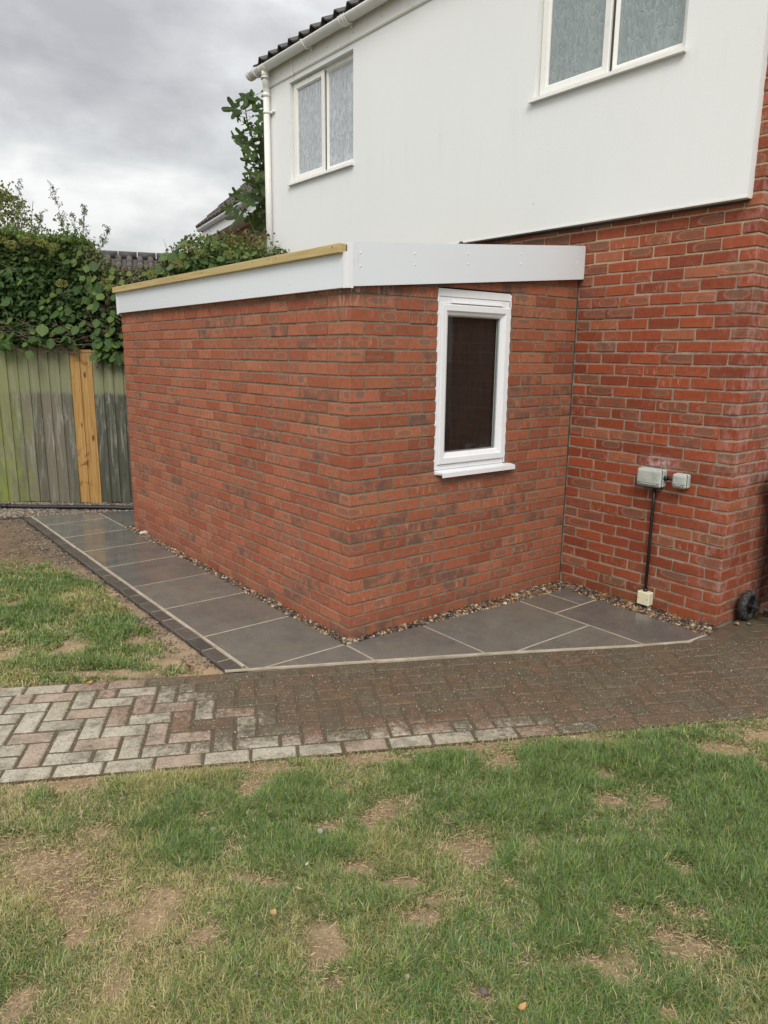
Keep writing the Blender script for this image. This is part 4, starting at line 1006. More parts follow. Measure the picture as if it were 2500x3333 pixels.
# roof tiles
roof = link('roof', None, house)
def pantile(wd, ln, th=.014, n_=12, amp=.046):
    vs = []; prof = []
    for i in range(n_+1):
        u_ = i/n_; prof.append((u_*wd, amp*(math.exp(-((u_-.28)/.17)**2))+.006*math.cos(2*PI*u_)))
    for x in (0, ln):
        for (y, z) in prof: vs.append((x, y, z))
        for (y, z) in prof: vs.append((x, y, z-th))
    m2 = n_+1; fs = []
    for i in range(n_):
        fs += [(i, i+1, 2*m2+i+1, 2*m2+i), (m2+i, 3*m2+i, 3*m2+i+1, m2+i+1), (i, m2+i, m2+i+1, i+1), (2*m2+i, 2*m2+i+1, 3*m2+i+1, 3*m2+i)]
    fs += [(0, 2*m2, 3*m2, m2), (n_, m2+n_, 3*m2+n_, 2*m2+n_)]
    return vs, fs
tme = mesh('tile', *pantile(.206, .42), m_tile)
pitch = math.radians(24)
restt = B()
for row in range(9):
    for i in range(-28 if row < 1 else -10, 1):
        y = 4.09+.2*i; dx = row*.33
        if row == 0 and i > -22: link('tile', tme, roof, (1.825, y, 4.715), (0, -pitch, 0))
        elif row > 0:
            vs, fs = pantile(.206, .42); c_, s_ = math.cos(pitch), math.sin(pitch)
            restt.add([(1.825+(a+dx)*c_-(b2+.012*row*0)*s_, y+yy, 4.715+(a+dx)*s_+b2*c_+.004) for a, yy, b2 in vs], fs)
kind(restt.build('tiling', m_tile, roof), 'stuff')
q = B(); q.add([(1.90, -2.2, 4.70), (1.90, 4.26, 4.70), (6.0, 4.26, 6.48), (6.0, -2.2, 6.48), (1.90, -2.2, 4.69), (1.90, 4.26, 4.69), (6.0, 4.26, 4.69), (6.0, -2.2, 4.69)], [(0, 3, 2, 1), (4, 5, 6, 7), (1, 2, 6, 5), (0, 4, 7, 3), (0, 1, 5, 4)]); q.build('roof_deck', m_felt, roof)
q = B(); q.add([(1.82, 4.22, 4.705), (1.82, 4.30, 4.715), (1.95, 4.31, 4.77), (1.95, 4.20, 4.76), (1.82, 4.22, 4.69), (1.82, 4.30, 4.70), (1.95, 4.31, 4.75), (1.95, 4.2, 4.74)], [(0, 3, 2, 1), (4, 5, 6, 7), (0, 1, 5, 4), (1, 2, 6, 5), (2, 3, 7, 6), (3, 0, 4, 7)]); q.build('verge_tile', m_tile, roof)

# ================================================================== BOXES, CONDUIT
def junction(label, y0, y1, z0, z1, x0, x1, lines=True):
    t = thing('junction_box', label, 'electrical box', (x1, (y0+y1)/2, z0)); ox, oy, oz = t.location
    q = B(); q.box((x0+.028-ox, y0-oy, z0-oz), (x1-ox, y1-oy, z1-oz), .010); q.build('body', m_greybox, t)
    q = B(); q.box((x0-ox, y0+.001-oy, z0+.001-oz), (x0+.026-ox, y1-.001-oy, z1-.001-oz), .010); q.box((x0-.003-ox, y0+.018-oy, z0+.026-oz), (x0+.006-ox, y1-.018-oy, z1-.014-oz), .003); q.build('lid', m_greybox, t)
    q = B(); q.box((x0+.0255-ox, y0+.004-oy, z0+.004-oz), (x0+.0285-ox, y1-.004-oy, z1-.004-oz)); q.build('seam', m_seam, t)
    q = B()
    a, b = y0+.014, y1-.014
    for y in (a, b): q.tube([(x0-.002-ox, y-oy, z0+.014-oz), (x0+.004-ox, y-oy, z0+.014-oz)], .0045, 8)
    q.build('lid_screw', m_seam, t)
    q = B(); pts = [(x0-.001-ox, y0+.003-oy, z0+.030-oz), (x0-.0015-ox, y0+.022-oy, z0+.026-oz), (x0-.0015-ox, y0+.030-oy, z0+.015-oz), (x0-.0015-ox, y1-.030-oy, z0+.015-oz), (x0-.0015-ox, y1-.022-oy, z0+.026-oz), (x0-.001-ox, y1-.003-oy, z0+.030-oz)]
    q.tube(pts, .0016, 5); q.build('lid_groove', m_seam, t)
    return t
junction('larger weathered grey electrical box at the top of the black conduit', -.812, -.632, .846, .966, 1.925, 2.008)
junction('small square grey electrical box nearest the brick corner', -.978, -.880, .862, .956, 1.938, 2.008)
t = thing('conduit', 'black conduit running down the brick wall to the cream box', 'conduit', (1.985, -.74, .1))
q = B(); q.tube([(0, .0, .012), (0, 0, .38), (.002, .001, .60), (0, 0, .748)], .0105, 12); q.build('pipe', m_black, t, True)
q = B(); q.tube([(0, 0, .008), (0, 0, .030)], .0155, 12); q.tube([(0, 0, .722), (0, 0, .742)], .0145, 12); q.build('coupler', m_black, t, True)
t = thing('cable_gland', 'short black coupling joining the two grey electrical boxes', 'coupling', (1.972, -.845, .912))
q = B(); q.tube([(0, .0318, 0), (0, .012, 0)], .0155, 12); q.tube([(0, .012, 0), (0, -.034, 0)], .0105, 12); q.build('sleeve', m_black, t, True)
t = thing('socket_box', 'cream plastic box low on the brick wall above the gravel', 'electrical box', (2.008, -.745, .018))
q = B(); q.box((-.055, -.0455, 0), (-.0, .0455, .092), .004); q.build('body', m_creambox, t)
q = B()
for y, z in ((-.033, .046), (.033, .046)): q.tube([(-.0562, y, z), (-.0545, y, z)], .003, 8)
q.build('screw', m_seam, t)
q = B()
for z in (.024, .066):
    c_ = [(-.030+.011*math.cos(a), -.0463, z+.011*math.sin(a)) for a in [i*PI/6 for i in range(13)]]; q.tube(c_, .0009, 4, False)
q.build('knockout_ring', m_spacer, t)

# ================================================================== WHEELIE BIN
t = thing('wheelie_bin', 'brown wheelie bin standing beside the side wall of the house', 'bin', (2.62, -1.62, 0))
def ring_(zs, n_=0):
    b = B(); vs = []
    for (xa, xb, ya, yb, z) in zs:
        c_ = .03
        vs += [(xa+c_-2.62, ya+1.62, z), (xb-c_-2.62, ya+1.62, z), (xb-2.62, ya+c_+1.62, z), (xb-2.62, yb-c_+1.62, z), (xb-c_-2.62, yb+1.62, z), (xa+c_-2.62, yb+1.62, z), (xa-2.62, yb-c_+1.62, z), (xa-2.62, ya+c_+1.62, z)]
    m_ = len(zs); b.add(vs, [(8*a+k, 8*a+(k+1) % 8, 8*a+8+(k+1) % 8, 8*a+8+k) for a in range(m_-1) for k in range(8)]+[tuple(range(8))[::-1], tuple(range(8*(m_-1), 8*m_))]); return b
ring_([(2.42, 2.86, -1.84, -1.375, .05), (2.40, 2.88, -1.85, -1.370, .13), (2.37, 2.92, -1.87, -1.355, .92), (2.345, 2.94, -1.885, -1.335, .94), (2.345, 2.94, -1.885, -1.335, .985)]).build('body', m_bin, t)
ring_([(2.335, 2.96, -1.895, -1.325, .987), (2.335, 2.96, -1.895, -1.325, 1.012), (2.42, 2.90, -1.86, -1.36, 1.055)]).build('lid', m_bin, t)
q = B(); q.tube([(2.318-2.62, -1.325+1.62, .955), (2.318-2.62, -1.895+1.62, .955)], .017, 10); [q.box((2.31-2.62, y+1.62-.01, .94), (2.36-2.62, y+1.62+.01, .972)) for y in (-1.35, -1.6, -1.87)]; q.build('handle', m_bin, t)
def wheel(y):
    wz = .1; c_ = (2.295-2.62, y+1.62, wz)
    q = B(); n_ = 28; prof = [(.062, -.024), (.090, -.026), (.100, -.016), (.100, .016), (.090, .026), (.062, .024)]
    vs = [(c_[0]+r0*math.cos(2*PI*k/n_), c_[1]+h_, c_[2]+r0*math.sin(2*PI*k/n_)) for k in range(n_) for r0, h_ in prof]; p_ = len(prof)
    q.add(vs, [(k*p_+i, k*p_+(i+1) % p_, ((k+1) % n_)*p_+(i+1) % p_, ((k+1) % n_)*p_+i) for k in range(n_) for i in range(p_)]); tyre_p = link('wheel', None, t)
    q.build('tyre', m_rubber, tyre_p, True)
    q = B(); q.tube([(c_[0], c_[1]-.010, wz), (c_[0], c_[1]+.012, wz)], .063, 24); q.tube([(c_[0], c_[1]-.030, wz), (c_[0], c_[1]+.026, wz)], .022, 14); q.build('rim', m_black, tyre_p)
wheel(-1.298); wheel(-1.915)
q = B(); q.tube([(2.295-2.62, -1.27+1.62, .1), (2.295-2.62, -1.94+1.62, .1)], .011, 10); q.build('axle', m_axle, t, True)
for y in (-1.39, -1.82): B().box((2.28-2.62, y+1.62-.012, .075), (2.44-2.62, y+1.62+.012, .135), .003).build('axle_bracket', m_bin, t)

# ================================================================== FENCE
fence = thing('fence', 'overlapping vertical board fence, green with algae, two boards new and orange', 'fence', (-.714, 5.657, 0))
A0 = Vector((-.714, 5.657)); FT_ = Vector((.77658, -.63002)); FN = Vector((.63002, .77658)); fang = math.atan2(FT_.y, FT_.x)
starts = [-.72, -.60, -.48, -.36, -.24, -.12, -.002, .118, .237, .356, .466, .577, .696, .815, .925, 1.061, 1.172, 1.282, 1.392, 1.51, 1.63, 1.75, 1.87, 1.99, 2.11]
def ftop(s_): return 1.765-.052*s_
for i, (a, b) in enumerate(zip(starts, starts[1:])):
    new = a in (.815, .925); lift = random.uniform(-.012, .012); lean_ = .010
    w_ = (b-a)+.012; zt = ftop(a)+random.uniform(-.006, .006); zb = .015+random.uniform(-.008, .008)
    # feather edge board: thick on its right edge, overlapped by the next
    prof = [(0, .0), (w_, -.012), (w_, -.001), (0, .006)]
    vs = [(u_, v_, z) for z in (zb, zt) for u_, v_ in prof]
    fs = [(0, 1, 5, 4), (1, 2, 6, 5), (2, 3, 7, 6), (3, 0, 4, 7), (4, 5, 6, 7), (3, 2, 1, 0)]
    o = link('board', mesh('board', vs, fs, m_newboard if new else m_board), fence, (FT_.x*a, FT_.y*a, 0), (0, 0, fang))
    if new: o['label'] = 'new orange board'
q = B()
for z in (.35, .95, 1.55): q.box((-.72, .010, z), (2.2, .05, z+.075))
o = q.build('rail', m_board, fence); o.rotation_euler = (0, 0, fang)
q = B(); q.box((-.75, .05, -.05), (-.65, .15, 1.8), .004); q.box((1.9, .05, -.05), (2.0, .15, 1.7), .004); o = q.build('post', m_board, fence); o.rotation_euler = (0, 0, fang)
# taller post seen at the left edge of the hedge
t = thing('black_pipe', 'long black plastic pipe lying on the gravel along the fence foot', 'pipe', (-.3, 4.9, .02))
q = B(); p0 = Vector((-1.35, 5.73)); p1 = Vector((.75, 4.03)); q.tube([(p0.x+.3+(p1.x-p0.x)*k/8, p0.y-4.9+(p1.y-p0.y)*k/8+.01*math.sin(k), .008+.003*math.sin(k*1.7)) for k in range(9)], .024, 12); q.build('pipe', m_black, t, True)
q = B()
for k in (.25, .62): 
    c_ = p0+(p1-p0)*k; q.tube([(c_.x+.3-.03, c_.y-4.9+.03, .009), (c_.x+.3+.03, c_.y-4.9-.02, .009)], .028, 12)
q.build('coupler', m_black, t, True)

# ================================================================== HEDGE
def leaf_mesh(name, mat, L=1., W_=.82, n_=5, heart=True):
    """a heart shaped blade folded on its midrib, base at the origin, tip along -Z, facing -Y"""
    mid = [(0, 0, -L*t) for t in np.linspace(0, 1, n_)]
    prof = [0.0, .80, 1.0, .62, .0] if heart else [0., .7, 1., .7, 0.]
    zoff = [.0, .05, 0, 0, 0] if heart else [0]*5
    vs = list(mid); fs = []; idx = {0: 0, n_-1: n_-1}
    for s_ in (-1, 1):
        ed = []
        for i, (p_, z_) in enumerate(zip(prof, zoff)):
            if i in (0, n_-1): ed.append(i); continue
            vs.append((s_*p_*W_/2*L, .10*L*p_*.9-.06*L*(i == 2), -L*i/(n_-1)+z_*L)); ed.append(len(vs)-1)
        for i in range(n_-1):
            q = [mid_i for mid_i in (i, i+1)]+[ed[i+1], ed[i]]
            q = list(dict.fromkeys(q)); fs.append(tuple(q if s_ > 0 else q[::-1]))
    # droop
    vs = [(x, y-.16*L*(z/L)**2, z) for x, y, z in vs]
    me = mesh(name, vs, fs, mat, True); uv = me.uv_layers.new(name='UVMap')
    for lp in me.loops: c_ = me.vertices[lp.vertex_index].co; uv.data[lp.index].uv = (c_.x/L, -c_.z/L)
    return me
SH = [0.02, .22, .35, .62, .96, 1.06, 1.22, 1.45, 1.76, 1.91, 2.05, 2.19, 2.39, 2.59, 2.9, 3.3]
HH = [3.00, 3.00, 2.94, 2.93, 2.92, 2.79, 2.63, 2.58, 2.62, 2.82, 2.92, 2.98, 2.93, 2.85, 2.85, 2.8]
def htop(s_): return np.interp(s_, [-2.0, -.6]+SH, [3.1, 3.05]+HH)
def front_off(s_, z):      # how far behind (+) the fence plane the foliage face lies
    t_ = np.clip((z-1.70)/1.3, 0, 1)
    return -.10+.42*t_**1.6-.08*np.sin(s_*5+z*3)*.8
def to_world(s_, off, z): return np.stack([A0.x+FT_.x*s_+FN.x*off, A0.y+FT_.y*s_+FN.y*off, z], -1)
hedge = thing('hedge', 'tall tangled climbing hedge spilling over the board fence', 'hedge', (.6, 5.4, 0))
HL = Vector((.6, 5.4, 0))
# individual large leaves
lme = [leaf_mesh('leaf', m_leaf, .092+.014*i, .85) for i in range(3)]; lhi = [leaf_mesh('leaf', m_leaf_hi, .08+.012*i, .85) for i in range(2)]
def aim(o, yaw, pitch_, roll, sc): o.rotation_euler = (pitch_, roll, yaw); o.scale = (sc,)*3
base_yaw = fang                    # local -Y then faces away from the fence towards the camera side
r_ = random.Random(12)
for i in range(300):
    while True:
        s_ = r_.uniform(-.15, 2.9); zt = float(htop(s_)); z = r_.uniform(1.80 if s_ < 1.6 else 2.3, zt-.02)
        if s_ > 1.45 and z < 2.15+.1*(s_-1.4): continue
        break
    if i % 9 == 0: s_ = r_.uniform(1.12, 1.55); z = r_.uniform(1.62, 1.82)
    elif i % 17 == 0: s_ = r_.uniform(-.1, .9); z = r_.uniform(1.66, 1.85)
    off = float(front_off(np.array(s_), np.array(z)))-r_.uniform(.0, .07)
    P = to_world(np.array(s_), np.array(off), np.array(z))
    high = z > zt-.35
    me = r_.choice(lhi) if (high and r_.random() < .55) or r_.random() < .12 else r_.choice(lme)
    o = link('leaf', me, hedge, tuple(Vector(P.tolist())-HL)); aim(o, base_yaw+r_.gauss(0, .55), r_.gauss(-.35, .35), r_.gauss(0, .35), r_.uniform(.7, 1.3))
def leaf_cloud(name, parent, origin, pts, sizes, mat, tints, seed, yaw0=None, narrow=.8, droop=True):
    """many small folded leaves in one mesh: pts (N,3)"""
    r = np.random.default_rng(seed); N = len(pts)
    L = sizes[:, None]; yaw = (r.uniform(0, 2*PI, N) if yaw0 is None else r.normal(yaw0, .9, N)); pit = r.normal(-.5, .5, N); rol = r.normal(0, .6, N)
    tmpl = np.array([(0, 0, 0), (-.42, .10, -.30), (0, 0, -.38), (.42, .10, -.30), (-.26, .0, -.72), (.26, .0, -.72), (0, -.16, -1.0)])*np.array([narrow/.8, 1, 1])
    F = [(0, 1, 2), (0, 2, 3), (1, 4, 2), (2, 5, 3), (2, 4, 6), (2, 6, 5)]
    V = tmpl[None]*L[:, None, :]
    cx, sx = np.cos(pit)[:, None], np.sin(pit)[:, None]; y, z = V[..., 1]*cx-V[..., 2]*sx, V[..., 1]*sx+V[..., 2]*cx; V = np.stack([V[..., 0], y, z], -1)
    cx, sx = np.cos(rol)[:, None], np.sin(rol)[:, None]; x, z = V[..., 0]*cx+V[..., 2]*sx, -V[..., 0]*sx+V[..., 2]*cx; V = np.stack([x, V[..., 1], z], -1)
    cx, sx = np.cos(yaw)[:, None], np.sin(yaw)[:, None]; x, y = V[..., 0]*cx-V[..., 1]*sx, V[..., 0]*sx+V[..., 1]*cx; V = np.stack([x, y, V[..., 2]], -1)
    V = V+(pts-np.array(origin))[:, None, :]
    FF = (np.array(F)[None]+(np.arange(N)*7)[:, None, None]).reshape(-1, 3)
    me = bpy.data.meshes.new(name); me.vertices.add(N*7); me.vertices.foreach_set('co', V.astype('f').ravel())
    me.loops.add(FF.size); me.loops.foreach_set('vertex_index', FF.ravel()); me.polygons.add(len(FF)); me.polygons.foreach_set('loop_start', np.arange(len(FF))*3)
    me.materials.append(mat.m); me.update(); me.shade_smooth()
    rgba = np.ones((N, 7, 4), 'f'); rgba[:, :, :3] = tints[:, None, :]; at = me.attributes.new('tint', 'FLOAT_COLOR', 'POINT'); at.data.foreach_set('color', rgba.ravel())
    return kind(link(name, me, parent), 'stuff')
def hedge_points(N, seed, depth):
    r = np.random.default_rng(seed); s_ = r.uniform(-2.0, 3.25, N); zt = htop(s_)
    z = 1.76+(zt-1.76+.02)*r.random(N)**.9; cl_ = vnoise(s_*1.0, z, .22, seed+1, 3)
    off = front_off(s_, z)+r.exponential(depth, N)+.16*(cl_-.5)
    keep = (r.random(N) < .35+1.1*cl_)
    s_, z, off, zt, cl_ = s_[keep], z[keep], off[keep], zt[keep], cl_[keep]
    return s_, z, off, zt, cl_
s_, z_, off_, zt_, cl_ = hedge_points(38000, 91, .18); r = np.random.default_rng(92); N = len(s_)
t_ = r.random((N, 1)); g = np.array([.022, .048, .015])*(1-t_)+np.array([.065, .120, .032])*t_  # tinted darker than the large leaves: inner shade put into the colour
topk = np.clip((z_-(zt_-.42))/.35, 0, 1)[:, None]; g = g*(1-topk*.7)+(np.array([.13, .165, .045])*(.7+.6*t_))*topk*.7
brn = ((s_ > 1.0) & (s_ < 2.0) & (r.random(N) < .45))[:, None]; g = np.where(brn, np.array([.075, .055, .035])*(.6+.8*t_), g)
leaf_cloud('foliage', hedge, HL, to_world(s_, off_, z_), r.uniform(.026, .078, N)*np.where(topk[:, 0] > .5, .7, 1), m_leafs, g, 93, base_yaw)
# fine sprigs standing up from the top
N = 4600; s_ = r.uniform(-1.9, 1.0, N); up_ = r.exponential(.05, N); z_ = htop(s_)-.05+up_*(.1+1.0*vnoise(s_, s_*0, .11, 7, 3)); off_ = .32+r.normal(0, .14, N)
t_ = r.random((N, 1)); leaf_cloud('sprigs', hedge, HL, to_world(s_, off_, z_), r.uniform(.025, .06, N), m_leafs, np.array([.10, .15, .04])*(.6+.9*t_), 94, None, .55)
# yellow green flower heads
fp_ = []
for i, (a, zz, oo) in enumerate([(.30, 2.80, .06), (.45, 2.84, .10), (.62, 2.82, .08), (.75, 2.78, .06), (.15, 2.86, .12), (.02, 2.8, .08), (1.36, 2.36, .0), (1.30, 2.42, .04), (1.78, 2.52, .08), (2.15, 2.80, .16), (2.3, 2.74, .12), (2.62, 2.72, .1), (.85, 2.40, -.04), (2.05, 2.62, .1)]):
    n_ = 220; q = r.normal(0, 1, (n_, 3)); q /= np.linalg.norm(q, axis=1)[:, None]; q *= np.array([.07, .07, .045])*r.uniform(.7, 1, (n_, 1)); fp_.append(to_world(np.array(a), np.array(oo-.06), np.array(zz))[None]+q)
fp_ = np.concatenate(fp_); leaf_cloud('flower_heads', hedge, HL, fp_, r.uniform(.008, .016, len(fp_)), m_leafs, np.array([.24, .235, .075])*(.6+.7*r.random((len(fp_), 1))), 95)
# added dark core mesh; the shade inside the hedge is its colour
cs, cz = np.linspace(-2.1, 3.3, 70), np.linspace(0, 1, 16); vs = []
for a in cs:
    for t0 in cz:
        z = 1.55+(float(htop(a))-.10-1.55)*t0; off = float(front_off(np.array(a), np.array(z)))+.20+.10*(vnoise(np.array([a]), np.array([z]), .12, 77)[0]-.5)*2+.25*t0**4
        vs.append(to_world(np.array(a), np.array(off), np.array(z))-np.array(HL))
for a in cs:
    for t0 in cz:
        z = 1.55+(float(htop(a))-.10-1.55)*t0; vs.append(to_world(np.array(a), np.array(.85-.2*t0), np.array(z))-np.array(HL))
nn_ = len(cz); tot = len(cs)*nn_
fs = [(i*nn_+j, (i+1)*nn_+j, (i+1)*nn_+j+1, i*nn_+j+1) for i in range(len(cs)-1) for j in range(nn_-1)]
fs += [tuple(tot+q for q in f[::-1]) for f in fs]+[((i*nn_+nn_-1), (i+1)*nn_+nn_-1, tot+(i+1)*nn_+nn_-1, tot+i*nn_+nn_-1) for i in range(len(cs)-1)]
kind(link('dark_core', mesh('dark_core', vs, fs, m_core, True), hedge), 'stuff')
# twigs
tw = B(); r_ = random.Random(5)
for i in range(150):
    s0 = r_.uniform(-.8, 1.5) if i < 110 else r_.uniform(1.5, 3); z0 = r_.uniform(1.68, 2.0) if i < 90 else r_.uniform(1.9, 2.6); ln = r_.uniform(.15, .5); an = r_.uniform(-.5, .5) if i < 90 else r_.uniform(-1.4, 1.4); d_ = r_.choice((-1, 1)); pts = []
    for k in range(5):
        q = k/4; a_ = s0+d_*ln*q*math.cos(an); zz = z0+ln*q*math.sin(an)-.06*q*q+.02*r_.uniform(-1, 1); zz = max(zz, 1.70-.05*a_ if False else 1.68)
        pts.append(Vector(to_world(np.array(a_), np.array(float(front_off(np.array(a_), np.array(zz)))-.02+.03*r_.uniform(-1, 1)), np.array(zz)).tolist())-HL)
    tw.tube(pts, [.0042, .0038, .003, .0025, .001], 4)
for i in range(90):
    s0 = r_.uniform(-.75, .05); z0 = r_.uniform(1.74, 1.90); ln = r_.uniform(.1, .35); an = r_.gauss(-.1, .3); d_ = r_.choice((-1, 1)); pts = []
    for k in range(4):
        q = k/3; a_ = s0+d_*ln*q; zz = z0+ln*q*math.sin(an)+.015*r_.uniform(-1, 1); pts.append(Vector(to_world(np.array(a_), np.array(-.12+.05*r_.uniform(-1, 1)), np.array(zz)).tolist())-HL)
    tw.tube(pts, [.003, .003, .002, .001], 4)
kind(tw.build('twigs', m_twig, hedge, True), 'stuff')

# shrub behind, wispy willow-leaved stems
def bush(name, label, cx, cy, z0, z1, rad, n, tint, seed, size=(.02, .04), narrow=.8):
    t = thing(name, label, 'shrub', (cx, cy, 0)); r = np.random.default_rng(seed)
    a = r.uniform(0, 2*PI, n); u_ = r.random(n)**.5; zz = r.random(n); wob = vnoise(a*1.0, zz*3, .5, seed, 3)
    rr = rad*(.35+.65*np.sin(np.clip(zz*.92+.08, 0, 1)*PI)**.6)*u_*(.75+.6*wob); P = np.stack([cx+rr*np.cos(a), cy+rr*np.sin(a), z0+(z1-z0)*zz*(.88+.25*wob)], 1)
    leaf_cloud('foliage', t, (cx, cy, 0), P, r.uniform(*size, n), m_leafs, np.array(tint)*(.55+.9*r.random((n, 1))), seed+1, None, narrow)
    q = B(); rr_ = random.Random(seed)
    for i in range(16):
        a_ = rr_.uniform(0, 2*PI); q.tube([(0, 0, 0), (.2*rad*math.cos(a_), .2*rad*math.sin(a_), z0*.8), (.8*rad*math.cos(a_), .8*rad*math.sin(a_), z0+(z1-z0)*rr_.uniform(.6, .95))], [.02, .014, .003], 5)
    q.build('branches', m_twig, t, True)
bush('shrub', 'yellow green conical shrub rising behind the left end of the hedge', -.36, 6.75, 1.7, 3.62, .55, 10000, (.17, .185, .05), 101)
bush('shrub', 'pale olive shrub with small leaves behind the hedge beside the conical one', .12, 6.2, 1.7, 3.0, .42, 3600, (.13, .16, .05), 103)
def wispy(label, x, y, stems, seed):
    t = thing('wispy_plant', label, 'plant', (x, y, 0)); q = B(); r = random.Random(seed); pts = []
    for (dx, h_, tipx) in stems:
        P = [Vector((dx, 0, 2.4)), Vector((dx+tipx*.4, r.uniform(-.05, .05), 2.4+(h_-2.4)*.5)), Vector((dx+tipx, r.uniform(-.05, .05), h_))]
        q.tube(P, [.006, .004, .0012], 5)
        for k in range(34):
            f = r.uniform(.25, 1); b0 = P[0].lerp(P[1], f*2) if f < .5 else P[1].lerp(P[2], f*2-1); a_ = r.uniform(0, 2*PI); ln = r.uniform(.08, .26)*(1.25-f)
            e = b0+Vector((math.cos(a_)*ln*.7, math.sin(a_)*ln*.7, ln*.75)); q.tube([b0, e], [.002, .0008], 3)
            for m_ in range(9): pts.append(tuple(b0.lerp(e, (m_+1)/9)+Vector((r.uniform(-.015, .015), r.uniform(-.015, .015), r.uniform(-.01, .02)))))
    q.build('stems', m_stem, t, True); P = np.array(pts)+np.array([x, y, 0]); rr = np.random.default_rng(seed); n = len(P)
    leaf_cloud('foliage', t, (x, y, 0), P, rr.uniform(.022, .045, n), m_leafs, np.array([.14, .155, .085])*(.6+.8*rr.random((n, 1))), seed+1, None, .28)
wispy('tall wispy plant with thin grey green leaves at the far left above the hedge', -.42, 6.05, [(-.05, 3.75, -.02), (.12, 3.55, .10), (-.25, 3.85, -.05), (.2, 3.25, .22)], 111)
wispy('shorter wispy plant leaning right above the middle of the hedge', .22, 5.65, [(-.05, 3.48, -.12), (.05, 3.30, .10), (.12, 3.12, .30), (0, 3.2, .02)], 113)

# ================================================================== FIG TREE
def fig_leaf(seed, mat):
    r = random.Random(seed); lob = [(-2.15, .62), (-1.05, .95), (0, 1.12), (1.05, .95), (2.15, .62)]; n_ = 44; vs = [(0, 0, 0)]; L = []
    for i in range(n_):
        a_ = -2.75+5.5*i/(n_-1); R = .40
        for c_, h_ in lob: R = max(R, h_*math.exp(-abs((a_-c_)/.40)**2.6*.9)*r.uniform(.97, 1.03))
        x, z = R*math.sin(a_), -R*math.cos(a_); vs.append((x*.62, -.22*(x*x)+.18*z*z*(1 if z < 0 else .4)*-1, z*.62))
    fs = [(0, i, i+1) for i in range(1, n_)]
    me = mesh('leaf', vs, fs, mat, True); uv = me.uv_layers.new(name='UVMap')
    for lp in me.loops: c_ = me.vertices[lp.vertex_index].co; uv.data[lp.index].uv = (c_.x, -c_.z)
    return me
FX, FY = 2.35, 5.0
fig = thing('fig_tree', 'fig tree with big lobed leaves growing behind the downpipe', 'tree', (FX, FY, 0))
fm = [fig_leaf(i, m_fig) for i in range(5)]
def at_px(u_, v_, dist):
    d = CF+CR*((u_-1250)/2351)-CU*((v_-1666.5)/2351); d = d/math.hypot(d.x, d.y); return CP+d*dist
r_ = random.Random(9)
fig_spots = [(795, 330, .20, 0), (820, 335, .24, .6), (840, 370, .20, .2), (765, 368, .22, 1.2), (772, 395, .13, 1.4), (800, 412, .12, .3), (820, 395, .10, 0), (850, 395, .2, -.4), (845, 425, .2, -.2), (790, 345, .12, -2.0), (858, 310, .12, -1), (797, 420, .15, .5), (810, 430, .13, 0),
 (785, 455, .17, 1.2), (775, 480, .24, 1.0), (805, 475, .24, .3), (832, 470, .2, 0), (850, 460, .2, -.3), (830, 495, .24, 0), (852, 500, .22, 0), (812, 515, .17, .8), (800, 535, .15, 1.1), (842, 535, .24, 0), (825, 555, .16, .6), (855, 560, .22, 0), (812, 575, .14, .9), (838, 580, .2, .2), (858, 600, .2, 0), (825, 610, .2, .3), (845, 625, .22, 0), (800, 640, .15, .9), (830, 650, .24, .1), (858, 650, .2, -.3), (785, 660, .2, .5), (812, 672, .2, 0), (845, 690, .22, 0), (770, 650, .16, 1.), (755, 690, .2, .7), (775, 715, .26, .2), (850, 665, .2, 0), (740, 695, .13, 1.2), (800, 600, .12, 1.2), (835, 440, .16, 0), (857, 530, .2, 0), (857, 430, .2, 0), (857, 480, .2, 0), (860, 355, .2, 0), (865, 580, .2, 0), (820, 720, .2, 0), (850, 735, .2, 0), (835, 760, .16, .4), (860, 700, .18, 0), (790, 700, .12, 0), (862, 620, .2, 0), (846, 600, .2, 1)]
q = B(); heads = []
for (u_, v_, sz, rl) in fig_spots:
    P = at_px(u_+4, v_-14, r_.uniform(9.15, 9.75)); L = P-Vector((FX, FY, 0))
    o = link('leaf', r_.choice(fm), fig, L); aim(o, math.atan2(CR.y, CR.x)+r_.gauss(0, .5), r_.gauss(-.5, .35), rl+r_.gauss(0, .3), sz*1.12); heads.append(L)
main = [at_px(868, 860, 9.5), at_px(862, 700, 9.5), at_px(850, 560, 9.5), at_px(828, 470, 9.5), at_px(805, 395, 9.5), at_px(795, 330, 9.5)]
main = [p-Vector((FX, FY, 0)) for p in main]; q.tube([Vector((0, 0, 0))]+main, [.05, .03, .018, .014, .010, .008, .004], 8)
second = [at_px(868, 860, 9.4), at_px(840, 780, 9.4), at_px(800, 690, 9.4)]; second = [p-Vector((FX, FY, 0)) for p in second]; q.tube(second, [.014, .01, .005], 6)
for h_ in heads:
    b0 = min((a.lerp(b, k/6) for L_ in (main, second) for a, b in zip(L_, L_[1:]) for k in range(7)), key=lambda p: (p-h_).length+.25*max(0, p.z-h_.z+.02)); q.tube([b0, b0.lerp(h_, .5)+Vector((0, 0, .01)), h_], [.004, .003, .002], 4)
q.build('trunk', m_stem, fig, True)
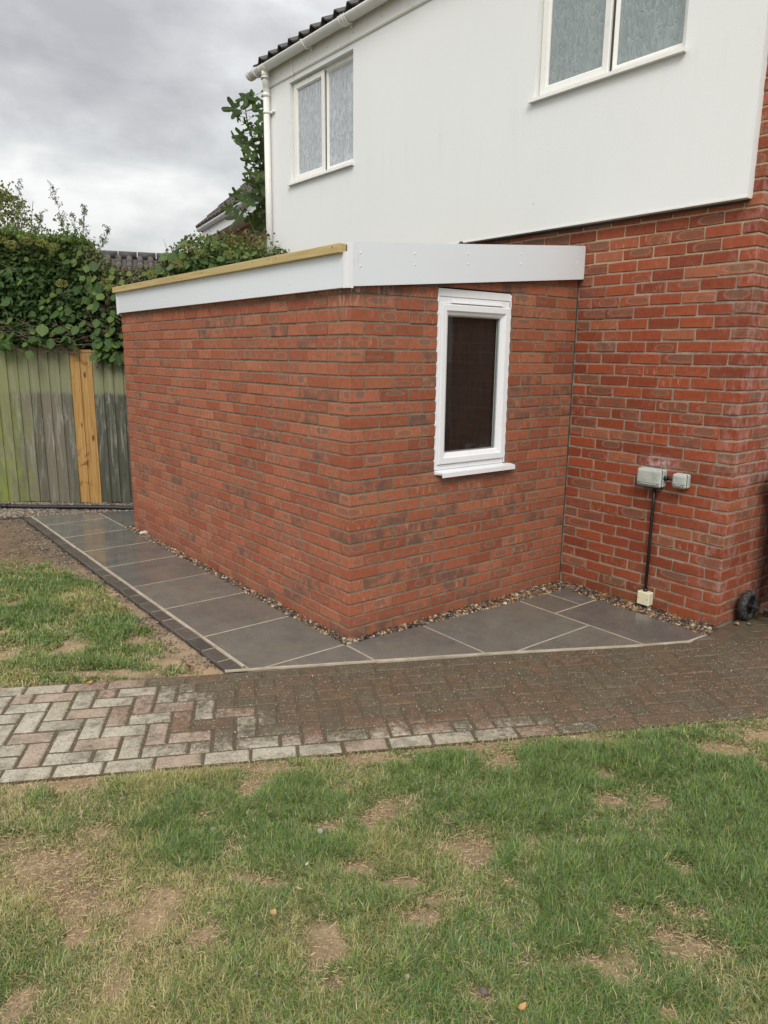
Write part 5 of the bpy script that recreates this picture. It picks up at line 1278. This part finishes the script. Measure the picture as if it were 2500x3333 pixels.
# bush foliage between fig and hedge (browner, small leaved climber)
r = np.random.default_rng(120); N = 4200; cen = at_px(815, 850, 8.9)
P = np.stack([r.normal(0, .30, N), r.normal(0, .22, N), r.normal(0, .20, N)], 1)+np.array(cen); P = P[(P[:, 2] > 2.2) & (P[:, 2] < cen.z+.30) & (P[:, 0] < 1.93) & (np.abs(P[:, 0]-cen.x) < .5)]; N = len(P)
cl_t = thing('climber', 'yellow green climber with thin stems in front of the fig tree', 'climber', tuple(cen)[:2]+(0,))
leaf_cloud('foliage', cl_t, (cen.x, cen.y, 0), P, r.uniform(.02, .05, N), m_leafs, np.where(r.random((N, 1)) < .5, np.array([[.17, .175, .05]]), np.array([[.07, .085, .03]]))*(.6+.8*r.random((N, 1))), 121, None, .7)
q = B(); r_ = random.Random(8)
for i in range(26):
    a_ = Vector((r_.gauss(0, .3), r_.gauss(0, .15), 2.3)); b_ = a_+Vector((r_.gauss(0, .25), r_.gauss(0, .1), r_.uniform(.2, .75))); m_ = a_.lerp(b_, .5)+Vector((r_.gauss(0, .06), 0, 0)); q.tube([a_, m_, b_], [.006, .005, .002], 4)
q.build('stems', M('pale stem', (.24, .17, .09), .8), cl_t, True)

# ================================================================== NEIGHBOURING HOUSE
nbd = Vector((.19016, .98175, 0)); nbn = Vector((.98175, -.19016, 0))
P0 = Vector((4.3166, 10.0732, 4.2786)); E0 = P0+nbd*2.0    # far end of its eaves
nbh = thing('house', 'neighbouring brick house with brown tiled roof behind the fig tree', 'house', (E0.x, E0.y, 0))
def nb(u_, v_, z): p = E0-nbd*u_+nbn*v_; return (p.x-E0.x, p.y-E0.y, z)   # u along eaves towards camera, v away, z up
ZE = 4.28
def nbox(b, u0_, u1_, v0_, v1_, z0_, z1_):
    vs = [nb(u_, v_, z) for u_ in (u0_, u1_) for v_ in (v0_, v1_) for z in (z0_, z1_)]; b.add(vs, [(0, 1, 3, 2), (4, 6, 7, 5), (0, 4, 5, 1), (2, 3, 7, 6), (0, 2, 6, 4), (1, 5, 7, 3)])
q = B(); nbox(q, .25, 8, .36, 6, 0, ZE+.02); wn_ = q.build('wall', m_mortar_far, nbh)
q = B(); rv = []
for k in range(24):
    z = ZE-.16-.075*k; u_ = .25+(.1125 if k % 2 else 0)
    while u_ < 4.5:
        f0 = len(q.f); nbox(q, u_, u_+.213, .335, .37, z, z+.063); rv += [random.random()]*(len(q.f)-f0); u_ += .225
o = kind(q.build('brickwork', m_brick_far, wn_), 'stuff'); at = o.data.attributes.new('rnd', 'FLOAT', 'FACE'); at.data.foreach_set('value', np.array(rv, 'f'))
q = B(); nbox(q, 0, 8, .06, .085, ZE-.20, ZE+.0); nbox(q, 0, 8, .086, .36, ZE-.20, ZE-.185); q.build('fascia_board', m_upvc, nbh)
q = B(); n_ = 10; prof = [(math.cos(PI+PI*i/n_)*.057, math.sin(PI+PI*i/n_)*.057) for i in range(n_+1)]
q.add([nb(u_, a, ZE+.02+b) for u_ in (-.03, 8) for a, b in prof], [(i, i+1, n_+2+i, n_+1+i) for i in range(n_)]); gg = q.build('gutter', m_upvc, nbh, True)
for u_ in (.6, 1.5, 2.4, 3.3):
    q = B(); prof2 = [(a*1.13, b*1.13) for a, b in prof]; q.add([nb(uu, a, ZE+.02+b) for uu in (u_-.02, u_+.02) for a, b in prof2]+[], [(i, i+1, n_+2+i, n_+1+i) for i in range(n_)]); q.build('gutter_bracket', m_upvc, gg)
nr = link('roof', None, nbh); pit_ = .73; q = B(); nbox(q, 0, 8, .0, .02, ZE+.03, ZE+.05)
c_, s_ = math.cos(pit_), math.sin(pit_)
q = B(); q.add([nb(0, -.02, ZE+.04), nb(8, -.02, ZE+.04), nb(8, 5*c_, ZE+.04+5*s_), nb(0, 5*c_, ZE+.04+5*s_), nb(0, 5*c_, ZE-.1), nb(0, .1, ZE-.1)], [(0, 1, 2, 3), (0, 3, 4, 5)]); q.build('roof_deck', m_tile_far, nr)
tm = None
for row in range(14):
    for i in range(26):
        a0 = row*.34; u_ = -.05+i*.30
        if i*.3 > 1.6+row*.0 and row > 5: continue
        if i > 12: continue
        vs = []
        for aa, lift in ((a0-.03, .05), (a0+.40, .025)):
            for k, hgt in enumerate((.0, .03, .034, .0, .0, .03, .034, .0)):
                uu = u_+.30*k/7.; vs.append(nb(uu, aa*c_-(lift+hgt)*s_, ZE+.04+aa*s_+(lift+hgt)*c_))
        fs = [(k, k+1, 9+k, 8+k) for k in range(7)]
        vs += [nb(u_+.30*k/7., (a0-.03)*c_-(.02)*s_, ZE+.04+(a0-.03)*s_+.02*c_) for k in range(8)]; fs += [(k, 16+k, 17+k, k+1) for k in range(7)]
        link('tile', mesh('tile', vs, fs, m_tile_far), nr)

# far low roof seen over the hedge
gar = thing('garage', 'low building with dark tiled ridge seen over the dip in the hedge', 'garage', (4.4, 15.4, 0))
ga, gb_ = Vector((2.9-4.4, 16.05-15.4, 0)), Vector((6.2-4.4, 14.8-15.4, 0)); gd = (gb_-ga).normalized(); gn = Vector((gd.y, -gd.x, 0)); 
if gn.dot(Vector((-1, -1, 0))) < 0: gn = -gn
zr = 4.13; q = B(); q.add([tuple(ga+gn*.0+Vector((0, 0, zr-.12))), tuple(gb_+Vector((0, 0, zr-.12))), tuple(gb_+gn*3+Vector((0, 0, zr-1.6))), tuple(ga+gn*3+Vector((0, 0, zr-1.6))), tuple(ga-gn*3+Vector((0, 0, zr-1.6))), tuple(gb_-gn*3+Vector((0, 0, zr-1.6)))], [(0, 3, 2, 1), (0, 1, 5, 4), (0, 4, 3), (1, 2, 5)]); gr_ = q.build('roof', m_tile_far, gar)
q = B(); LN = (gb_-ga).length
for i in range(int(LN/.45)):
    a_ = ga+gd*(.45*i); b_ = ga+gd*(.45*i+.43); q2 = B(); q2.tube([tuple(a_+Vector((0, 0, zr-.09+.0))), tuple(b_+Vector((0, 0, zr-.09)))], .12, 10); q2.build('ridge_tile', m_tile, gr_, True)
for row in range(3):
    for i in range(int(LN/.25)):
        a_ = ga+gd*(.25*i+.1)+gn*(.16+.35*row)+Vector((0, 0, zr-.13-.17*row)); b_ = a_+gn*.36+Vector((0, 0, -.175)); q2 = B(); q2.tube([tuple(a_+Vector((0, 0, -.02))), tuple(b_)], .075, 8); q2.build('tile', m_tile_far, gr_, True)
q = B(); cw_ = [ga+gn*2.7, gb_+gn*2.7, gb_-gn*2.7, ga-gn*2.7]; q.add([tuple(p+Vector((0, 0, z))) for z in (0, zr-1.5) for p in cw_], [(0, 1, 5, 4), (1, 2, 6, 5), (2, 3, 7, 6), (3, 0, 4, 7)]); q.build('wall', m_brick_far, gar)

# ================================================================== SMALL LOOSE THINGS
def stone(label, x, y, z, size, col, seed, cat='stone'):
    r = np.random.default_rng(seed); V0, F0 = ICO2; V_ = V0*np.array([1.2, .85, .6])*size*(1+.10*r.normal(0, 1, (len(V0), 1)))
    mt = M('stone surface', rough=.7); mt.set('Base Color', mt.mix(mt.rng(mt.noise(mt.pos(), 90, 4), .35, .7), col, tuple(c_*.6 for c_ in col)))
    o = link('stone', mesh('stone', V_.tolist(), [tuple(f) for f in F0.tolist()], mt, True), None, (x, y, z), (0, 0, seed)); tag(o, label, cat)
stone('pale grey stone in a bare patch of the front lawn', -1.14, -1.405, .004, .014, (.34, .32, .27), 1)
stone('small buff stone half sunk in thin grass left of the pale grey one', -1.439, -1.156, .002, .012, (.25, .22, .16), 2)
stone('small stone in the lawn just below the pale front edge of the block path', -1.632, -.772, .002, .012, (.24, .21, .15), 3)
stone('cream pebble in grass near the bottom edge of the lawn', -1.297, -2.073, .004, .010, (.36, .31, .21), 4)
stone('dark flint in a straw patch near the bottom of the lawn', -1.162, -2.234, .003, .013, (.13, .10, .085), 5)
stone('flat white stone on the gravel strip at the far end of the long wall', -.030, 3.290, .012, .036, (.66, .58, .48), 6)
stone('clod of grey soil beside the dark kerb blocks', -.86, 1.95, .004, .022, (.20, .17, .13), 7)
def dead_leaf(label, x, y, z, L, W_, col, rot, tilt, curl, seed):
    r = random.Random(seed); vs = []; n_ = 7
    for i in range(n_+1):
        t0 = i/n_; w_ = W_*math.sin(PI*min(1, t0*.93+.05))**.8*r.uniform(.8, 1.15); zz = curl*(t0-.5)**2*4*L*.3
        vs += [(L*(t0-.5), -w_/2, zz+.25*w_*curl), (L*(t0-.5), 0, zz), (L*(t0-.5), w_/2, zz+.25*w_*curl*r.uniform(.5, 1.5))]
    fs = [(3*i+k, 3*i+3+k, 3*i+4+k, 3*i+1+k) for i in range(n_) for k in (0, 1)]
    mt = M('dry leaf surface', rough=.7); mt.set('Base Color', mt.mix(mt.noise(mt.pos(), 60, 4), col, tuple(c_*.55 for c_ in col)))
    o = link('fallen_leaf', mesh('fallen_leaf', vs, fs, mt, True), None, (x, y, z), (tilt, tilt*.6, rot)); tag(o, label, 'leaf')
dead_leaf('small orange leaf on the lawn edge of the block path at the left', -1.427, .318, .008, .035, .022, (.62, .26, .03), .4, .1, .8, 1)
dead_leaf('brown curled leaf on bare soil by the end of the dark kerb', -.942, .185, .012, .06, .045, (.30, .17, .11), 1.0, .35, 1., 2)
dead_leaf('pale torn leaf in the middle of the front lawn', -1.365, -1.634, .026, .045, .018, (.55, .47, .24), 1.9, .5, .7, 3)
dead_leaf('tan leaf below and left of the pale torn leaf', -1.483, -1.663, .026, .030, .020, (.50, .33, .14), .6, .3, .5, 4)
dead_leaf('brown leaf lying in the thicker grass right of centre', -.773, -1.688, .034, .050, .024, (.24, .17, .12), 2.2, .3, .6, 5)
dead_leaf('orange brown leaf at the very bottom edge of the lawn', -1.137, -2.345, .026, .034, .016, (.52, .30, .11), .1, .2, .7, 6)
dead_leaf('small white paper scrap among the grass', -1.288, -1.546, .028, .018, .008, (.6, .6, .57), .4, .2, .4, 7)
dead_leaf('dry tan leaf on the paving at the foot of the side wall', 2.13, -1.315, .008, .05, .03, (.42, .27, .15), .2, .2, .9, 8)
dead_leaf('paler dry leaf beside the bin wheel', 2.20, -1.37, .008, .04, .022, (.50, .35, .20), 1.2, .2, .8, 9)
print('grass', n1_, n2_, 'objects', len(bpy.data.objects))
